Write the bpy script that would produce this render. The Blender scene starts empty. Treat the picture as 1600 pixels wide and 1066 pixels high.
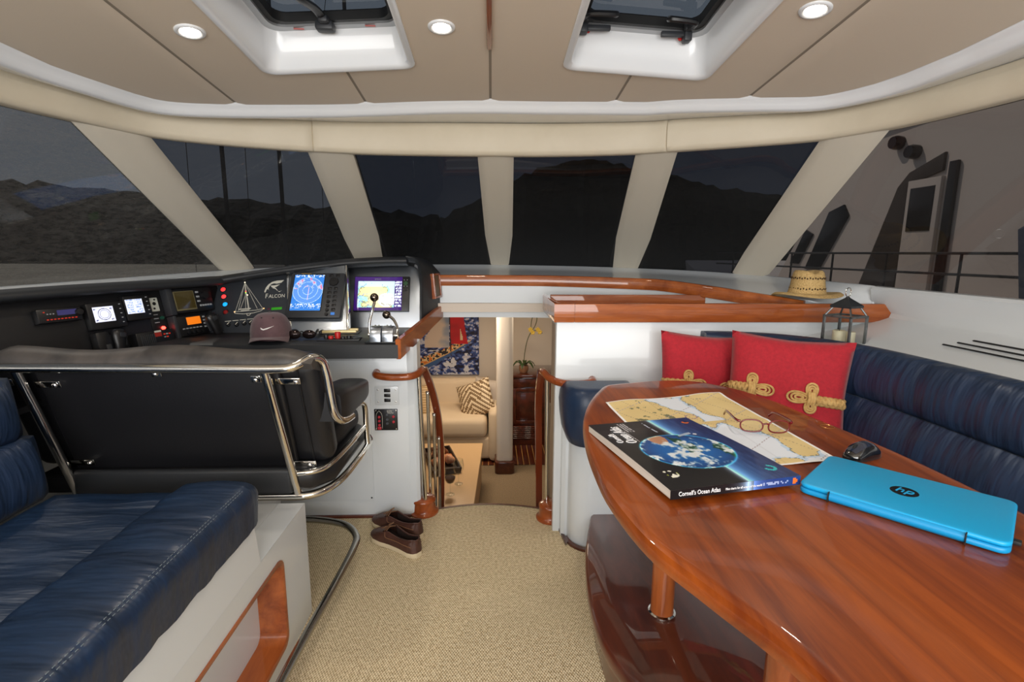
import bpy, bmesh, math, random
import numpy as np
from mathutils import Vector, Matrix, Euler
C = bpy.context.scene.collection
scene = bpy.context.scene
random.seed(5)
PI = math.pi

# ------------------------------------------------------------------ camera
cam_d = bpy.data.cameras.new('camera'); cam = bpy.data.objects.new('camera', cam_d); C.objects.link(cam)
cam_d.sensor_width = 36.0; cam_d.lens = 18.0; cam_d.clip_start = 0.02; cam_d.clip_end = 500
cam.location = (0, 0, 1.30)
cam.rotation_mode = 'QUATERNION'
cam.rotation_quaternion = (Euler((0, 0, math.radians(-2.3))).to_quaternion() @ Euler((math.radians(90-9.8), 0, 0)).to_quaternion() @ Euler((0, 0, math.radians(.3))).to_quaternion())
scene.camera = cam

# ------------------------------------------------------------------ world, lights, exposure
def s2l(c):
    return tuple((x/12.92 if x <= .04045 else ((x+.055)/1.055)**2.4) for x in c)
def rgb(r, g, b): return s2l((r/255, g/255, b/255))
w = bpy.data.worlds.new('world'); scene.world = w; w.use_nodes = True
nt = w.node_tree
bg = nt.nodes['Background']; bg.inputs[0].default_value = (.72, .84, 1.0, 1); bg.inputs[1].default_value = .75
scene.view_settings.view_transform = 'Standard'; scene.view_settings.look = 'None'
scene.view_settings.exposure = 0.3; scene.view_settings.gamma = 1.0; scene.view_settings.use_curve_mapping = False
def area(name, loc, rot, sx, sy, power, col=(1, 1, 1), spread=180):
    d = bpy.data.lights.new(name, 'AREA'); d.shape = 'RECTANGLE'; d.size = sx; d.size_y = sy; d.energy = power; d.color = col
    d.spread = math.radians(spread)
    o = bpy.data.objects.new(name, d); o.location = loc; o.rotation_euler = rot; C.objects.link(o); return o
sun_d = bpy.data.lights.new('sun', 'SUN'); sun_d.energy = 3.0; sun_d.angle = .01; sun_d.color = (1, .95, .87)
sun = bpy.data.objects.new('sun', sun_d); C.objects.link(sun)
sun.rotation_euler = Vector((.47, -.40, -.79)).to_track_quat('-Z', 'Y').to_euler()
area('cockpit_daylight', (-.15, -1.35, 1.42), (math.radians(95), 0, 0), 2.7, 1.2, 74, (1, .985, .965))
area('saloon_lamp', (-.3, 4.7, .92), (0, 0, 0), .5, .5, 13, (1, .80, .58))
area('saloon_lamp', (.55, 5.0, .92), (0, 0, 0), .3, .3, 4, (1, .83, .62))

# ------------------------------------------------------------------ materials
MATS = {}
def mat(name, col, rough=.5, metal=0.0, coat=0.0, var=None, vscale=(6, 6, 6), bump=0.0, bscale=(60, 60, 60), bdist=.002, emit=0.0, spec=.5, detail=4.0, coord='Object', sheen=0.0):
    if name in MATS: return MATS[name]
    m = bpy.data.materials.new(name); m.use_nodes = True; MATS[name] = m
    n = m.node_tree.nodes; l = m.node_tree.links; p = n['Principled BSDF']
    p.inputs['Base Color'].default_value = (*col, 1); p.inputs['Roughness'].default_value = rough; p.inputs['Metallic'].default_value = metal
    p.inputs['Coat Weight'].default_value = coat; p.inputs['Coat Roughness'].default_value = .03
    p.inputs['Specular IOR Level'].default_value = spec; p.inputs['Sheen Weight'].default_value = sheen
    if emit: p.inputs['Emission Color'].default_value = (*col, 1); p.inputs['Emission Strength'].default_value = emit
    if var is not None or bump:
        tc = n.new('ShaderNodeTexCoord')
    if var is not None:
        mp = n.new('ShaderNodeMapping'); mp.inputs['Scale'].default_value = vscale; l.new(tc.outputs[coord], mp.inputs[0])
        nz = n.new('ShaderNodeTexNoise'); nz.inputs['Scale'].default_value = 1; nz.inputs['Detail'].default_value = detail; nz.inputs['Roughness'].default_value = .6; nz.inputs['Distortion'].default_value = .25
        l.new(mp.outputs[0], nz.inputs[0])
        cr = n.new('ShaderNodeValToRGB'); cr.color_ramp.elements[0].position = .32; cr.color_ramp.elements[1].position = .68
        cr.color_ramp.elements[0].color = (*var, 1); cr.color_ramp.elements[1].color = (*col, 1)
        l.new(nz.outputs[0], cr.inputs[0]); l.new(cr.outputs[0], p.inputs['Base Color'])
    if bump:
        mp2 = n.new('ShaderNodeMapping'); mp2.inputs['Scale'].default_value = bscale; l.new(tc.outputs[coord], mp2.inputs[0])
        nb = n.new('ShaderNodeTexNoise'); nb.inputs['Scale'].default_value = 1; nb.inputs['Detail'].default_value = 3; l.new(mp2.outputs[0], nb.inputs[0])
        b = n.new('ShaderNodeBump'); b.inputs['Strength'].default_value = bump; b.inputs['Distance'].default_value = bdist
        l.new(nb.outputs[0], b.inputs['Height']); l.new(b.outputs[0], p.inputs['Normal'])
    return m
def wood(name, dark, light, scale, rough=.25, coat=.8, rot=0.0):
    m = bpy.data.materials.new(name); m.use_nodes = True; MATS[name] = m
    n = m.node_tree.nodes; l = m.node_tree.links; p = n['Principled BSDF']
    p.inputs['Roughness'].default_value = rough + .15; p.inputs['Specular IOR Level'].default_value = .25; p.inputs['Coat Weight'].default_value = coat; p.inputs['Coat Roughness'].default_value = .02
    tc = n.new('ShaderNodeTexCoord'); mp = n.new('ShaderNodeMapping'); mp.inputs['Scale'].default_value = scale; mp.inputs['Rotation'].default_value = (0, 0, rot)
    l.new(tc.outputs['Object'], mp.inputs[0])
    n1 = n.new('ShaderNodeTexNoise'); n1.inputs['Scale'].default_value = 1; n1.inputs['Detail'].default_value = 7; n1.inputs['Roughness'].default_value = .62; n1.inputs['Distortion'].default_value = .6
    l.new(mp.outputs[0], n1.inputs[0])
    mp2 = n.new('ShaderNodeMapping'); mp2.inputs['Scale'].default_value = tuple(s*.22 for s in scale); mp2.inputs['Rotation'].default_value = (0, 0, rot); l.new(tc.outputs['Object'], mp2.inputs[0])
    n2 = n.new('ShaderNodeTexNoise'); n2.inputs['Scale'].default_value = 1; n2.inputs['Detail'].default_value = 2; l.new(mp2.outputs[0], n2.inputs[0])
    mx = n.new('ShaderNodeMath'); mx.operation = 'MULTIPLY_ADD'; mx.inputs[1].default_value = .6; l.new(n1.outputs[0], mx.inputs[0])
    ml = n.new('ShaderNodeMath'); ml.operation = 'MULTIPLY'; ml.inputs[1].default_value = .4; l.new(n2.outputs[0], ml.inputs[0]); l.new(ml.outputs[0], mx.inputs[2])
    cr = n.new('ShaderNodeValToRGB'); e = cr.color_ramp.elements; e[0].position = .36; e[0].color = (*dark, 1); e[1].position = .64; e[1].color = (*light, 1)
    l.new(mx.outputs[0], cr.inputs[0]); l.new(cr.outputs[0], p.inputs['Base Color'])
    return m
def attr_mat(name, rough=.5, emit=0.0, coat=0.0, metal=0.0):
    m = bpy.data.materials.new(name); m.use_nodes = True; MATS[name] = m
    n = m.node_tree.nodes; l = m.node_tree.links; p = n['Principled BSDF']
    a = n.new('ShaderNodeAttribute'); a.attribute_name = 'Col'
    p.inputs['Roughness'].default_value = rough; p.inputs['Coat Weight'].default_value = coat; p.inputs['Metallic'].default_value = metal
    l.new(a.outputs['Color'], p.inputs['Base Color'])
    if emit: l.new(a.outputs['Color'], p.inputs['Emission Color']); p.inputs['Emission Strength'].default_value = emit
    return m
def carpet(name, c1, c2, sc):
    m = bpy.data.materials.new(name); m.use_nodes = True
    n = m.node_tree.nodes; l = m.node_tree.links; p = n['Principled BSDF']; p.inputs['Roughness'].default_value = .95; p.inputs['Specular IOR Level'].default_value = .1
    tc = n.new('ShaderNodeTexCoord'); mp = n.new('ShaderNodeMapping'); mp.inputs['Scale'].default_value = (sc, sc, sc); l.new(tc.outputs['Object'], mp.inputs[0])
    sp = n.new('ShaderNodeSeparateXYZ'); l.new(mp.outputs[0], sp.inputs[0])
    def sn(o):
        q = n.new('ShaderNodeMath'); q.operation = 'SINE'; l.new(o, q.inputs[0]); return q.outputs[0]
    nz = n.new('ShaderNodeTexNoise'); nz.inputs['Scale'].default_value = 90; nz.inputs['Detail'].default_value = 3; l.new(tc.outputs['Object'], nz.inputs[0])
    ax = n.new('ShaderNodeMath'); ax.operation = 'MULTIPLY'; ax.inputs[1].default_value = 1.0; l.new(sp.outputs[0], ax.inputs[0])
    ay = n.new('ShaderNodeMath'); ay.operation = 'MULTIPLY'; ay.inputs[1].default_value = .62; l.new(sp.outputs[1], ay.inputs[0])
    mu = n.new('ShaderNodeMath'); mu.operation = 'MULTIPLY'; l.new(sn(ax.outputs[0]), mu.inputs[0]); l.new(sn(ay.outputs[0]), mu.inputs[1])
    ad = n.new('ShaderNodeMath'); ad.operation = 'MULTIPLY_ADD'; ad.inputs[1].default_value = .32; ad.inputs[2].default_value = 0; l.new(mu.outputs[0], ad.inputs[0])
    a2 = n.new('ShaderNodeMath'); a2.operation = 'ADD'; l.new(ad.outputs[0], a2.inputs[0]); l.new(nz.outputs[0], a2.inputs[1])
    cr = n.new('ShaderNodeValToRGB'); e = cr.color_ramp.elements; e[0].position = .2; e[0].color = (*c1, 1); e[1].position = .72; e[1].color = (*c2, 1)
    l.new(a2.outputs[0], cr.inputs[0]); l.new(cr.outputs[0], p.inputs['Base Color'])
    b = n.new('ShaderNodeBump'); b.inputs['Strength'].default_value = .9; b.inputs['Distance'].default_value = .004; l.new(a2.outputs[0], b.inputs['Height']); l.new(b.outputs[0], p.inputs['Normal'])
    return m
def schlick(n, l, f0):
    lw = n.new('ShaderNodeLayerWeight'); lw.inputs[0].default_value = .5
    pw = n.new('ShaderNodeMath'); pw.operation = 'POWER'; pw.inputs[1].default_value = 5; l.new(lw.outputs['Facing'], pw.inputs[0])
    ma = n.new('ShaderNodeMath'); ma.operation = 'MULTIPLY_ADD'; ma.inputs[1].default_value = 1-f0; ma.inputs[2].default_value = f0; l.new(pw.outputs[0], ma.inputs[0])
    return ma
def pane_mat(name, tint, dust):
    m = bpy.data.materials.new(name); m.use_nodes = True
    n = m.node_tree.nodes; l = m.node_tree.links; n.remove(n['Principled BSDF']); out = n['Material Output']
    tr = n.new('ShaderNodeBsdfTransparent'); tr.inputs[0].default_value = (*tint, 1)
    gl = n.new('ShaderNodeBsdfGlossy'); gl.inputs['Roughness'].default_value = .03
    df = n.new('ShaderNodeBsdfDiffuse')
    tc = n.new('ShaderNodeTexCoord'); mp = n.new('ShaderNodeMapping'); mp.inputs['Scale'].default_value = (7, 7, 26); mp.inputs['Rotation'].default_value = (.4, .7, .3); l.new(tc.outputs['Object'], mp.inputs[0])
    nz = n.new('ShaderNodeTexNoise'); nz.inputs['Scale'].default_value = 3; nz.inputs['Detail'].default_value = 12; nz.inputs['Roughness'].default_value = .78; l.new(mp.outputs[0], nz.inputs[0])
    cr = n.new('ShaderNodeValToRGB'); e = cr.color_ramp.elements; e[0].position = .30; e[0].color = (dust*.12, dust*.12, dust*.12, 1); e[1].position = .74; e[1].color = (dust, dust, dust, 1)
    l.new(nz.outputs[0], cr.inputs[0])
    df.inputs[0].default_value = (.30, .28, .26, 1)
    m1 = n.new('ShaderNodeMixShader'); l.new(cr.outputs[0], m1.inputs[0]); l.new(tr.outputs[0], m1.inputs[1]); l.new(df.outputs[0], m1.inputs[2])
    fr = schlick(n, l, .035)
    m2 = n.new('ShaderNodeMixShader'); l.new(fr.outputs[0], m2.inputs[0]); l.new(m1.outputs[0], m2.inputs[1]); l.new(gl.outputs[0], m2.inputs[2]); l.new(m2.outputs[0], out.inputs[0])
    return m
def clear_glass(name, tint=(.95, .97, .97)):
    m = bpy.data.materials.new(name); m.use_nodes = True
    n = m.node_tree.nodes; l = m.node_tree.links; n.remove(n['Principled BSDF']); out = n['Material Output']
    tr = n.new('ShaderNodeBsdfTransparent'); tr.inputs[0].default_value = (*tint, 1)
    gl = n.new('ShaderNodeBsdfGlossy'); gl.inputs['Roughness'].default_value = .02
    fr = schlick(n, l, .04)
    m2 = n.new('ShaderNodeMixShader'); l.new(fr.outputs[0], m2.inputs[0]); l.new(tr.outputs[0], m2.inputs[1]); l.new(gl.outputs[0], m2.inputs[2]); l.new(m2.outputs[0], out.inputs[0])
    return m
WHITE = mat('white_gelcoat', rgb(211, 216, 219), .28, coat=.3)
FASCW = mat('fascia_white', rgb(232, 234, 236), .22, coat=.5)
CEIL = mat('ceiling_vinyl', rgb(218, 203, 184), .55, bump=.15, bscale=(300, 300, 300), bdist=.0006)
CREAM = mat('cream_leather', rgb(214, 203, 181), .55, bump=.25, bscale=(160, 160, 160), bdist=.001, var=rgb(207, 195, 172), vscale=(4, 4, 4))
PILLAR = mat('pillar_leather', rgb(206, 198, 182), .55, bump=.25, bscale=(160, 160, 160), bdist=.001)
NAVY = mat('navy_leather', rgb(33, 54, 84), .38, bump=.35, bscale=(120, 120, 120), bdist=.0012, var=rgb(25, 42, 68), vscale=(8, 8, 8))
NAVYW = mat('navy_leather_wrinkled', rgb(24, 46, 74), .36, bump=.75, bscale=(4, 20, 7), bdist=.012, var=rgb(18, 36, 60), vscale=(5, 14, 5))
NAVYB = mat('navy_backrest_leather', rgb(34, 52, 80), .4, bump=1.0, bscale=(7, 18, 2.5), bdist=.018, var=rgb(26, 42, 66), vscale=(6, 9, 4))
BLACKV = mat('black_vinyl', rgb(22, 22, 25), .42, bump=.3, bscale=(150, 150, 150), bdist=.001)
CHARV = mat('charcoal_vinyl', rgb(40, 42, 45), .5, bump=.3, bscale=(220, 220, 220), bdist=.001)
GREYV = mat('worn_vinyl', rgb(84, 78, 74), .5, bump=.2, bscale=(120, 120, 120), bdist=.001, var=rgb(44, 42, 42), vscale=(8, 3, 8))
BLACKP = mat('black_plastic', rgb(24, 24, 26), .35)
DARKP = mat('dark_plastic', rgb(46, 48, 52), .45)
PANELB = mat('anodised_panel', rgb(56, 60, 66), .4, metal=.3)
STEEL = mat('polished_steel', rgb(225, 222, 215), .10, metal=1.0)
BRUSH = mat('brushed_steel', rgb(184, 192, 202), .30, metal=1.0, bump=.3, bscale=(900, 900, 14), bdist=.0006)
CHROME = mat('chrome', rgb(240, 240, 240), .06, metal=1.0)
TEAK = wood('varnished_teak', rgb(120, 54, 20), rgb(178, 98, 44), (3, 22, 22))
TEAKY = wood('varnished_teak_fore_aft', rgb(118, 52, 20), rgb(180, 98, 46), (22, 3, 22))
TEAKZ = wood('varnished_teak_upright', rgb(120, 55, 22), rgb(178, 96, 46), (22, 22, 3))
TABLEW = wood('table_teak', rgb(90, 30, 5), rgb(156, 76, 22), (34, 2.2, 10), rough=.2, coat=.45, rot=math.radians(-22))
MAHOG = wood('dark_mahogany', rgb(56, 22, 12), rgb(98, 42, 22), (14, 3, 14), coat=1.0)
CARPET = carpet('sisal_carpet', rgb(168, 148, 112), rgb(236, 220, 186), 700)
CARPETL = carpet('saloon_carpet', rgb(120, 104, 84), rgb(158, 140, 116), 600)
RUBBER = mat('black_rubber', rgb(18, 18, 18), .6)
PRINT = attr_mat('colour_print', .35, coat=.25)
PAPER = attr_mat('paper_print', .7)
CANVAS = attr_mat('painted_canvas', .6)
SCREEN = attr_mat('lit_screen', .2, emit=.6)
PANEF = pane_mat('tinted_front_pane', (.016, .017, .021), .045)
PANES = pane_mat('tinted_side_pane', (.105, .103, .10), .30)
PANEQ = pane_mat('tinted_quarter_pane', (.050, .050, .053), .10)
PANER = pane_mat('tinted_starboard_pane', (.13, .12, .115), .04)
HATCHG = pane_mat('hatch_glass', (.10, .105, .11), .05)
GLASS = clear_glass('clear_glass')
LENS = clear_glass('eyeglass_lens', (.97, .97, .97))
def em(name, col, s): return mat(name, col, .4, emit=s)

# ------------------------------------------------------------------ mesh helpers
def finish(bm, name, m, parent=None, smooth=35, matrix=None):
    bmesh.ops.remove_doubles(bm, verts=bm.verts, dist=1e-6)
    bmesh.ops.recalc_face_normals(bm, faces=bm.faces)
    me = bpy.data.meshes.new(name); bm.to_mesh(me); bm.free()
    for mm in (m if isinstance(m, (list, tuple)) else [m]): me.materials.append(mm)
    if smooth:
        me.polygons.foreach_set('use_smooth', [True]*len(me.polygons))
        try: me.set_sharp_from_angle(angle=math.radians(smooth))
        except Exception: pass
    o = bpy.data.objects.new(name, me); C.objects.link(o)
    if parent is not None: o.parent = parent
    if matrix is not None: o.matrix_local = matrix
    return o
def B(): return bmesh.new()
def box(bm, c, s, bev=0.0, rot=None, seg=2):
    t = bmesh.new(); bmesh.ops.create_cube(t, size=1)
    bmesh.ops.scale(t, vec=s, verts=t.verts)
    if bev: bmesh.ops.bevel(t, geom=t.edges[:], offset=min(bev, min(s)*.49), segments=seg, profile=.5, affect='EDGES')
    if rot is not None: bmesh.ops.rotate(t, cent=(0, 0, 0), matrix=rot, verts=t.verts)
    bmesh.ops.translate(t, vec=c, verts=t.verts); merge(bm, t); return bm
def merge(bm, t):
    me = bpy.data.meshes.new('tmp'); t.to_mesh(me); t.free(); bm.from_mesh(me); bpy.data.meshes.remove(me)
def catmull(pts, n=6, closed=False):
    P = [Vector(p) for p in pts]; out = []; N = len(P)
    R = range(N if closed else N-1)
    for i in R:
        if closed: a, b, c, d = P[i-1], P[i], P[(i+1) % N], P[(i+2) % N]
        else: b, c = P[i], P[i+1]; a = P[i-1] if i > 0 else b*2-c; d = P[i+2] if i+2 < N else c*2-b
        for k in range(n):
            t = k/n; out.append(.5*((2*b)+(c-a)*t+(2*a-5*b+4*c-d)*t*t+(3*b-a-3*c+d)*t**3))
    if not closed: out.append(P[-1].copy())
    return out
def tube(bm, pts, r, seg=10, closed=False, cap=True, sy=1.0):
    P = [Vector(p) for p in pts]; N = len(P); rings = []
    up = None
    for i in range(N):
        if closed: t = (P[(i+1) % N]-P[i-1])
        else: t = P[min(i+1, N-1)]-P[max(i-1, 0)]
        t.normalize()
        if up is None:
            up = Vector((0, 0, 1)) if abs(t.z) < .9 else Vector((0, 1, 0))
        u = up-t*up.dot(t)
        if u.length < 1e-5: u = t.orthogonal()
        u.normalize(); v = t.cross(u); up = u
        rr = r(i/(N-1)) if callable(r) else r
        rings.append([bm.verts.new(P[i]+u*math.cos(a)*rr*sy+v*math.sin(a)*rr) for a in [2*PI*k/seg for k in range(seg)]])
    for i in range(N if closed else N-1):
        A, D = rings[i], rings[(i+1) % N]
        for k in range(seg): bm.faces.new((A[k], A[(k+1) % seg], D[(k+1) % seg], D[k]))
    if cap and not closed:
        bm.faces.new(rings[0][::-1]); bm.faces.new(rings[-1])
    return bm
def lathe(bm, prof, c=(0, 0, 0), seg=24, axis='Z', cap=True):
    rings = []
    for r, h in prof:
        ring = []
        for k in range(seg):
            a = 2*PI*k/seg; x, y = r*math.cos(a), r*math.sin(a)
            p = (x, y, h) if axis == 'Z' else ((x, -h, y) if axis == 'Y' else (h, x, y))
            ring.append(bm.verts.new(Vector(c)+Vector(p)))
        rings.append(ring)
    for A, D in zip(rings[:-1], rings[1:]):
        for k in range(seg): bm.faces.new((A[k], A[(k+1) % seg], D[(k+1) % seg], D[k]))
    if cap:
        for R in (rings[0], rings[-1]):
            if len(R) > 2:
                try: bm.faces.new(R)
                except Exception: pass
    return bm
def prism(bm, poly, z0, z1, bev=0.0, axis='Z', seg=2):
    """poly in the plane, extruded between z0 and z1 along the axis"""
    def pt(a, b, h): return (a, b, h) if axis == 'Z' else ((a, h, b) if axis == 'Y' else (h, a, b))
    t = bmesh.new(); lo = [t.verts.new(pt(a, b, z0)) for a, b in poly]; hi = [t.verts.new(pt(a, b, z1)) for a, b in poly]
    n = len(poly); f0 = t.faces.new(lo[::-1]); f1 = t.faces.new(hi)
    for k in range(n): t.faces.new((lo[k], lo[(k+1) % n], hi[(k+1) % n], hi[k]))
    bmesh.ops.recalc_face_normals(t, faces=t.faces)
    if bev:
        es = [e for e in t.edges if (e.verts[0] in lo) == (e.verts[1] in lo)]
        bmesh.ops.bevel(t, geom=es, offset=bev, segments=seg, profile=.5, affect='EDGES')
    merge(bm, t); return bm
def loft(bm, rows, closed=False, caps=False):
    V = [[bm.verts.new(Vector(p)) for p in r] for r in rows]
    for A, D in zip(V[:-1], V[1:]):
        n = len(A)
        for k in range(n if closed else n-1):
            vs = (A[k], A[(k+1) % n], D[(k+1) % n], D[k])
            try: bm.faces.new(vs)
            except Exception: pass
    if caps:
        for R in (V[0], V[-1]):
            try: bm.faces.new(R)
            except Exception: pass
    return bm
def thicken(bm, t, up=True):
    bmesh.ops.recalc_face_normals(bm, faces=bm.faces)
    bmesh.ops.solidify(bm, geom=bm.faces[:], thickness=t); return bm
def rrect(w, h, r, n=4, cx=0, cy=0):
    out = []
    for sx, sy, a0 in ((1, 1, 0), (-1, 1, 90), (-1, -1, 180), (1, -1, 270)):
        for k in range(n+1):
            a = math.radians(a0+90*k/n); out.append((cx+sx*(w/2-r)+r*math.cos(a), cy+sy*(h/2-r)+r*math.sin(a)))
    return out
def tag(o, label, cat, group=None):
    o['label'] = label; o['category'] = cat
    if group: o['group'] = group
    return o
def struct(o, label=None):
    o['kind'] = 'structure'
    if label: o['label'] = label
    return o
def thing(name, label, cat, loc=(0, 0, 0), rot=(0, 0, 0), group=None, matrix=None):
    o = bpy.data.objects.new(name, None); C.objects.link(o); o.empty_display_size = .05
    if matrix is not None: o.matrix_world = matrix
    else: o.location = loc; o.rotation_euler = rot
    return tag(o, label, cat, group)
def frame_matrix(o, u, v):
    o, u, v = map(Vector, (o, u, v)); u.normalize(); v = (v-u*v.dot(u)).normalized(); n = u.cross(v)
    return Matrix(((u.x, v.x, n.x, o.x), (u.y, v.y, n.y, o.y), (u.z, v.z, n.z, o.z), (0, 0, 0, 1)))
def text(body, size, m, parent, matrix, ext=.0004, align='LEFT', name='lettering', shear=0.0, sx=1.0):
    cu = bpy.data.curves.new(name, 'FONT'); cu.body = body; cu.size = size; cu.extrude = ext; cu.align_x = align; cu.shear = shear; cu.resolution_u = 2
    tmp = bpy.data.objects.new(name, cu); me = bpy.data.meshes.new_from_object(tmp); bpy.data.objects.remove(tmp); bpy.data.curves.remove(cu)
    me.name = name; me.materials.clear(); me.materials.append(m)
    o = bpy.data.objects.new(name, me); C.objects.link(o)
    o.parent = parent; o.matrix_local = matrix @ Matrix.Diagonal((sx, 1, 1, 1)); return o
def T(x, y, z): return Matrix.Translation((x, y, z))
def RZ(a): return Matrix.Rotation(a, 4, 'Z')
# ---- value noise for flat prints
rng = np.random.default_rng(11)
def vnoise(U, V, f, seed=0):
    r = np.random.default_rng(seed); G = r.random((int(f)+3, int(f)+3))
    x = np.clip(U, 0, 1)*f; y = np.clip(V, 0, 1)*f; i = x.astype(int); j = y.astype(int); a = x-i; b = y-j
    a = a*a*(3-2*a); b = b*b*(3-2*b)
    return (G[i, j]*(1-a)+G[i+1, j]*a)*(1-b)+(G[i, j+1]*(1-a)+G[i+1, j+1]*a)*b
def fbm(U, V, f=4, n=4, seed=0):
    s = 0; a = .5; t = 0
    for k in range(n): s = s+a*vnoise(U, V, f*2**k, seed+k); t += a; a *= .5
    return s/t
def print_grid(name, nx, ny, func, pos, m, parent=None, matrix=None):
    """a flat print: a grid of faces whose colours come from func(U, V); pos(u, v) gives the point"""
    U, V = np.meshgrid((np.arange(nx)+.5)/nx, (np.arange(ny)+.5)/ny, indexing='ij')
    col = np.clip(func(U, V), 0, 1)
    col = np.where(col <= .04045, col/12.92, ((col+.055)/1.055)**2.4)
    verts = [pos(i/nx, j/ny) for i in range(nx+1) for j in range(ny+1)]
    k = ny+1
    faces = [(i*k+j, (i+1)*k+j, (i+1)*k+j+1, i*k+j+1) for i in range(nx) for j in range(ny)]
    me = bpy.data.meshes.new(name); me.from_pydata(verts, [], faces)
    ca = me.color_attributes.new('Col', 'FLOAT_COLOR', 'CORNER')
    c = np.ones((nx*ny, 4, 4), dtype=np.float32); c[:, :, :3] = col.reshape(-1, 1, 3)
    ca.data.foreach_set('color', c.ravel()); me.materials.append(m)
    o = bpy.data.objects.new(name, me); C.objects.link(o)
    if parent is not None: o.parent = parent
    if matrix is not None: o.matrix_local = matrix
    return o
def cl(*c): return np.array(c, float)/255
def mixc(a, b, t): return a*(1-t[..., None])+b*t[..., None]
def cushion(bm, c, s, bev=.04, seg=4, rot=None):
    return box(bm, c, s, bev, rot, seg)
# ================================================================== THE SETTING
def sym(pts): return [(-x, y) for x, y in pts if x > 0][::1] + [(x, y) for x, y in reversed(pts)]
HEAD = catmull([(-1.60, -1.5, 0), (-1.60, 0, 0), (-1.60, 1.0, 0), (-1.59, 1.5, 0), (-1.57, 1.75, 0), (-1.515, 1.98, 0), (-1.40, 2.26, 0), (-1.18, 2.42, 0), (-.87, 2.535, 0), (-.55, 2.595, 0), (-.07, 2.60, 0), (.30, 2.58, 0), (.68, 2.50, 0), (.85, 2.42, 0), (1.12, 2.29, 0), (1.35, 2.15, 0), (1.485, 1.93, 0), (1.54, 1.70, 0), (1.565, 1.5, 0), (1.60, 1.0, 0), (1.60, 0, 0), (1.60, -1.5, 0)], 8)
SILLP = [(1.85, -1.5), (1.83, .5), (1.80, 1.6), (1.75, 2.2), (1.6, 2.8), (1.35, 3.16), (.9, 3.45), (.45, 3.56), (0, 3.6)]
SILL = catmull([(-x, y, 0) for x, y in SILLP]+[(x, y, 0) for x, y in SILLP[-2::-1]], 8)
def sill_z(p): return 1.214-.052*(abs(p.x)/1.8)**4-(.012 if p.x > 0 else 0)*min(1, abs(p.x))
def ceil_z(x, y): return 1.945+.10*(2.34-y)-.055*x*x
def near_x(curve, x):
    return min(range(len(curve)), key=lambda i: abs(curve[i].x-x)+(0 if curve[i].y > 1.2 else 9))
def at_ray(curve, r):
    """the point of a plan curve in the direction x / y = r seen from the middle of the room"""
    for a, b in zip(curve[:-1], curve[1:]):
        fa, fb = a.x-r*a.y, b.x-r*b.y
        if fa*fb <= 0 and a.y > 1.2:
            return a.lerp(b, fa/(fa-fb) if fa != fb else 0)
def frames(curve):
    out = []
    for i, p in enumerate(curve):
        t = (curve[min(i+1, len(curve)-1)]-curve[max(i-1, 0)]).normalized(); out.append((p, Vector((t.y, -t.x, 0))))
    return out
def sweep_plan(curve, prof, i0=0, i1=None, close=False):
    rows = []
    for p, n in frames(curve)[i0:i1]:
        rows.append([p+n*d+Vector((0, 0, z)) for d, z in prof(p)])
    bm = B(); loft(bm, rows, closed=close, caps=close); return bm
def tt(p): return min(1, (abs(p.x)/1.57)**2) if p.y > 0 else 1
def fas(p):
    t = tt(p); ds = .215-.115*t; return ds
FASTOP = []
for p, n in frames(HEAD):
    q = p+n*(fas(p)+.035); FASTOP.append(Vector((q.x, q.y, ceil_z(q.x, q.y))))
def zA(p): return 1.914-.042*tt(p)
def prof_fascia(p):
    i = HEAD.index(p); zc = FASTOP[i].z; d = fas(p)
    return [(-.05, zA(p)+.003), (d-.03, zc-.040), (d-.008, zc-.041), (d+.004, zc-.034), (d+.012, zc-.020), (d+.024, zc-.006), (d+.034, zc+.002), (d+.045, zc+.03)]
HEAD_I = {id(p): i for i, p in enumerate(HEAD)}
bm = sweep_plan(HEAD, prof_fascia); struct(finish(bm, 'trim_1', FASCW, smooth=50), 'glossy white moulded fascia band curving around the ceiling')
def prof_head(p):
    a = zA(p)
    return [(-.07, 1.768), (-.01, 1.762), (.004, 1.767), (.012, 1.785), (.016, 1.84), (.013, a-.03), (.005, a-.008), (-.008, a), (-.07, a+.001)]
iL = near_x(HEAD, -.815); iR = near_x(HEAD, .80)
for k, (a, b) in enumerate(((0, iL+1), (iL, iR+1), (iR, None))):
    sub = frames(HEAD)[a:b]; rows = [[p+n*d+Vector((0, 0, z)) for d, z in prof_head(p)] for p, n in sub]
    # a soft pinch at the seams
    for e in ((0, 1), (-1, -2)):
        if (e[0] == 0 and a > 0) or (e[0] == -1 and b is not None):
            p, n = sub[e[0]]; mid = rows[e[0]]
            dirv = (sub[e[1]][0]-p).normalized()
            rows[e[0]] = [q-n*.006 for q in mid]
            ins = [m_.lerp(o_, .12) for m_, o_ in zip(mid, rows[e[1]])]
            if e[0] == 0: rows.insert(1, ins)
            else: rows.insert(len(rows)-1, ins)
    bm = B(); loft(bm, rows, caps=True); struct(finish(bm, 'trim_%d' % (k+2), CREAM, smooth=60), ['port', 'middle', 'starboard'][k]+' length of padded cream leather above the windows')
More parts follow.
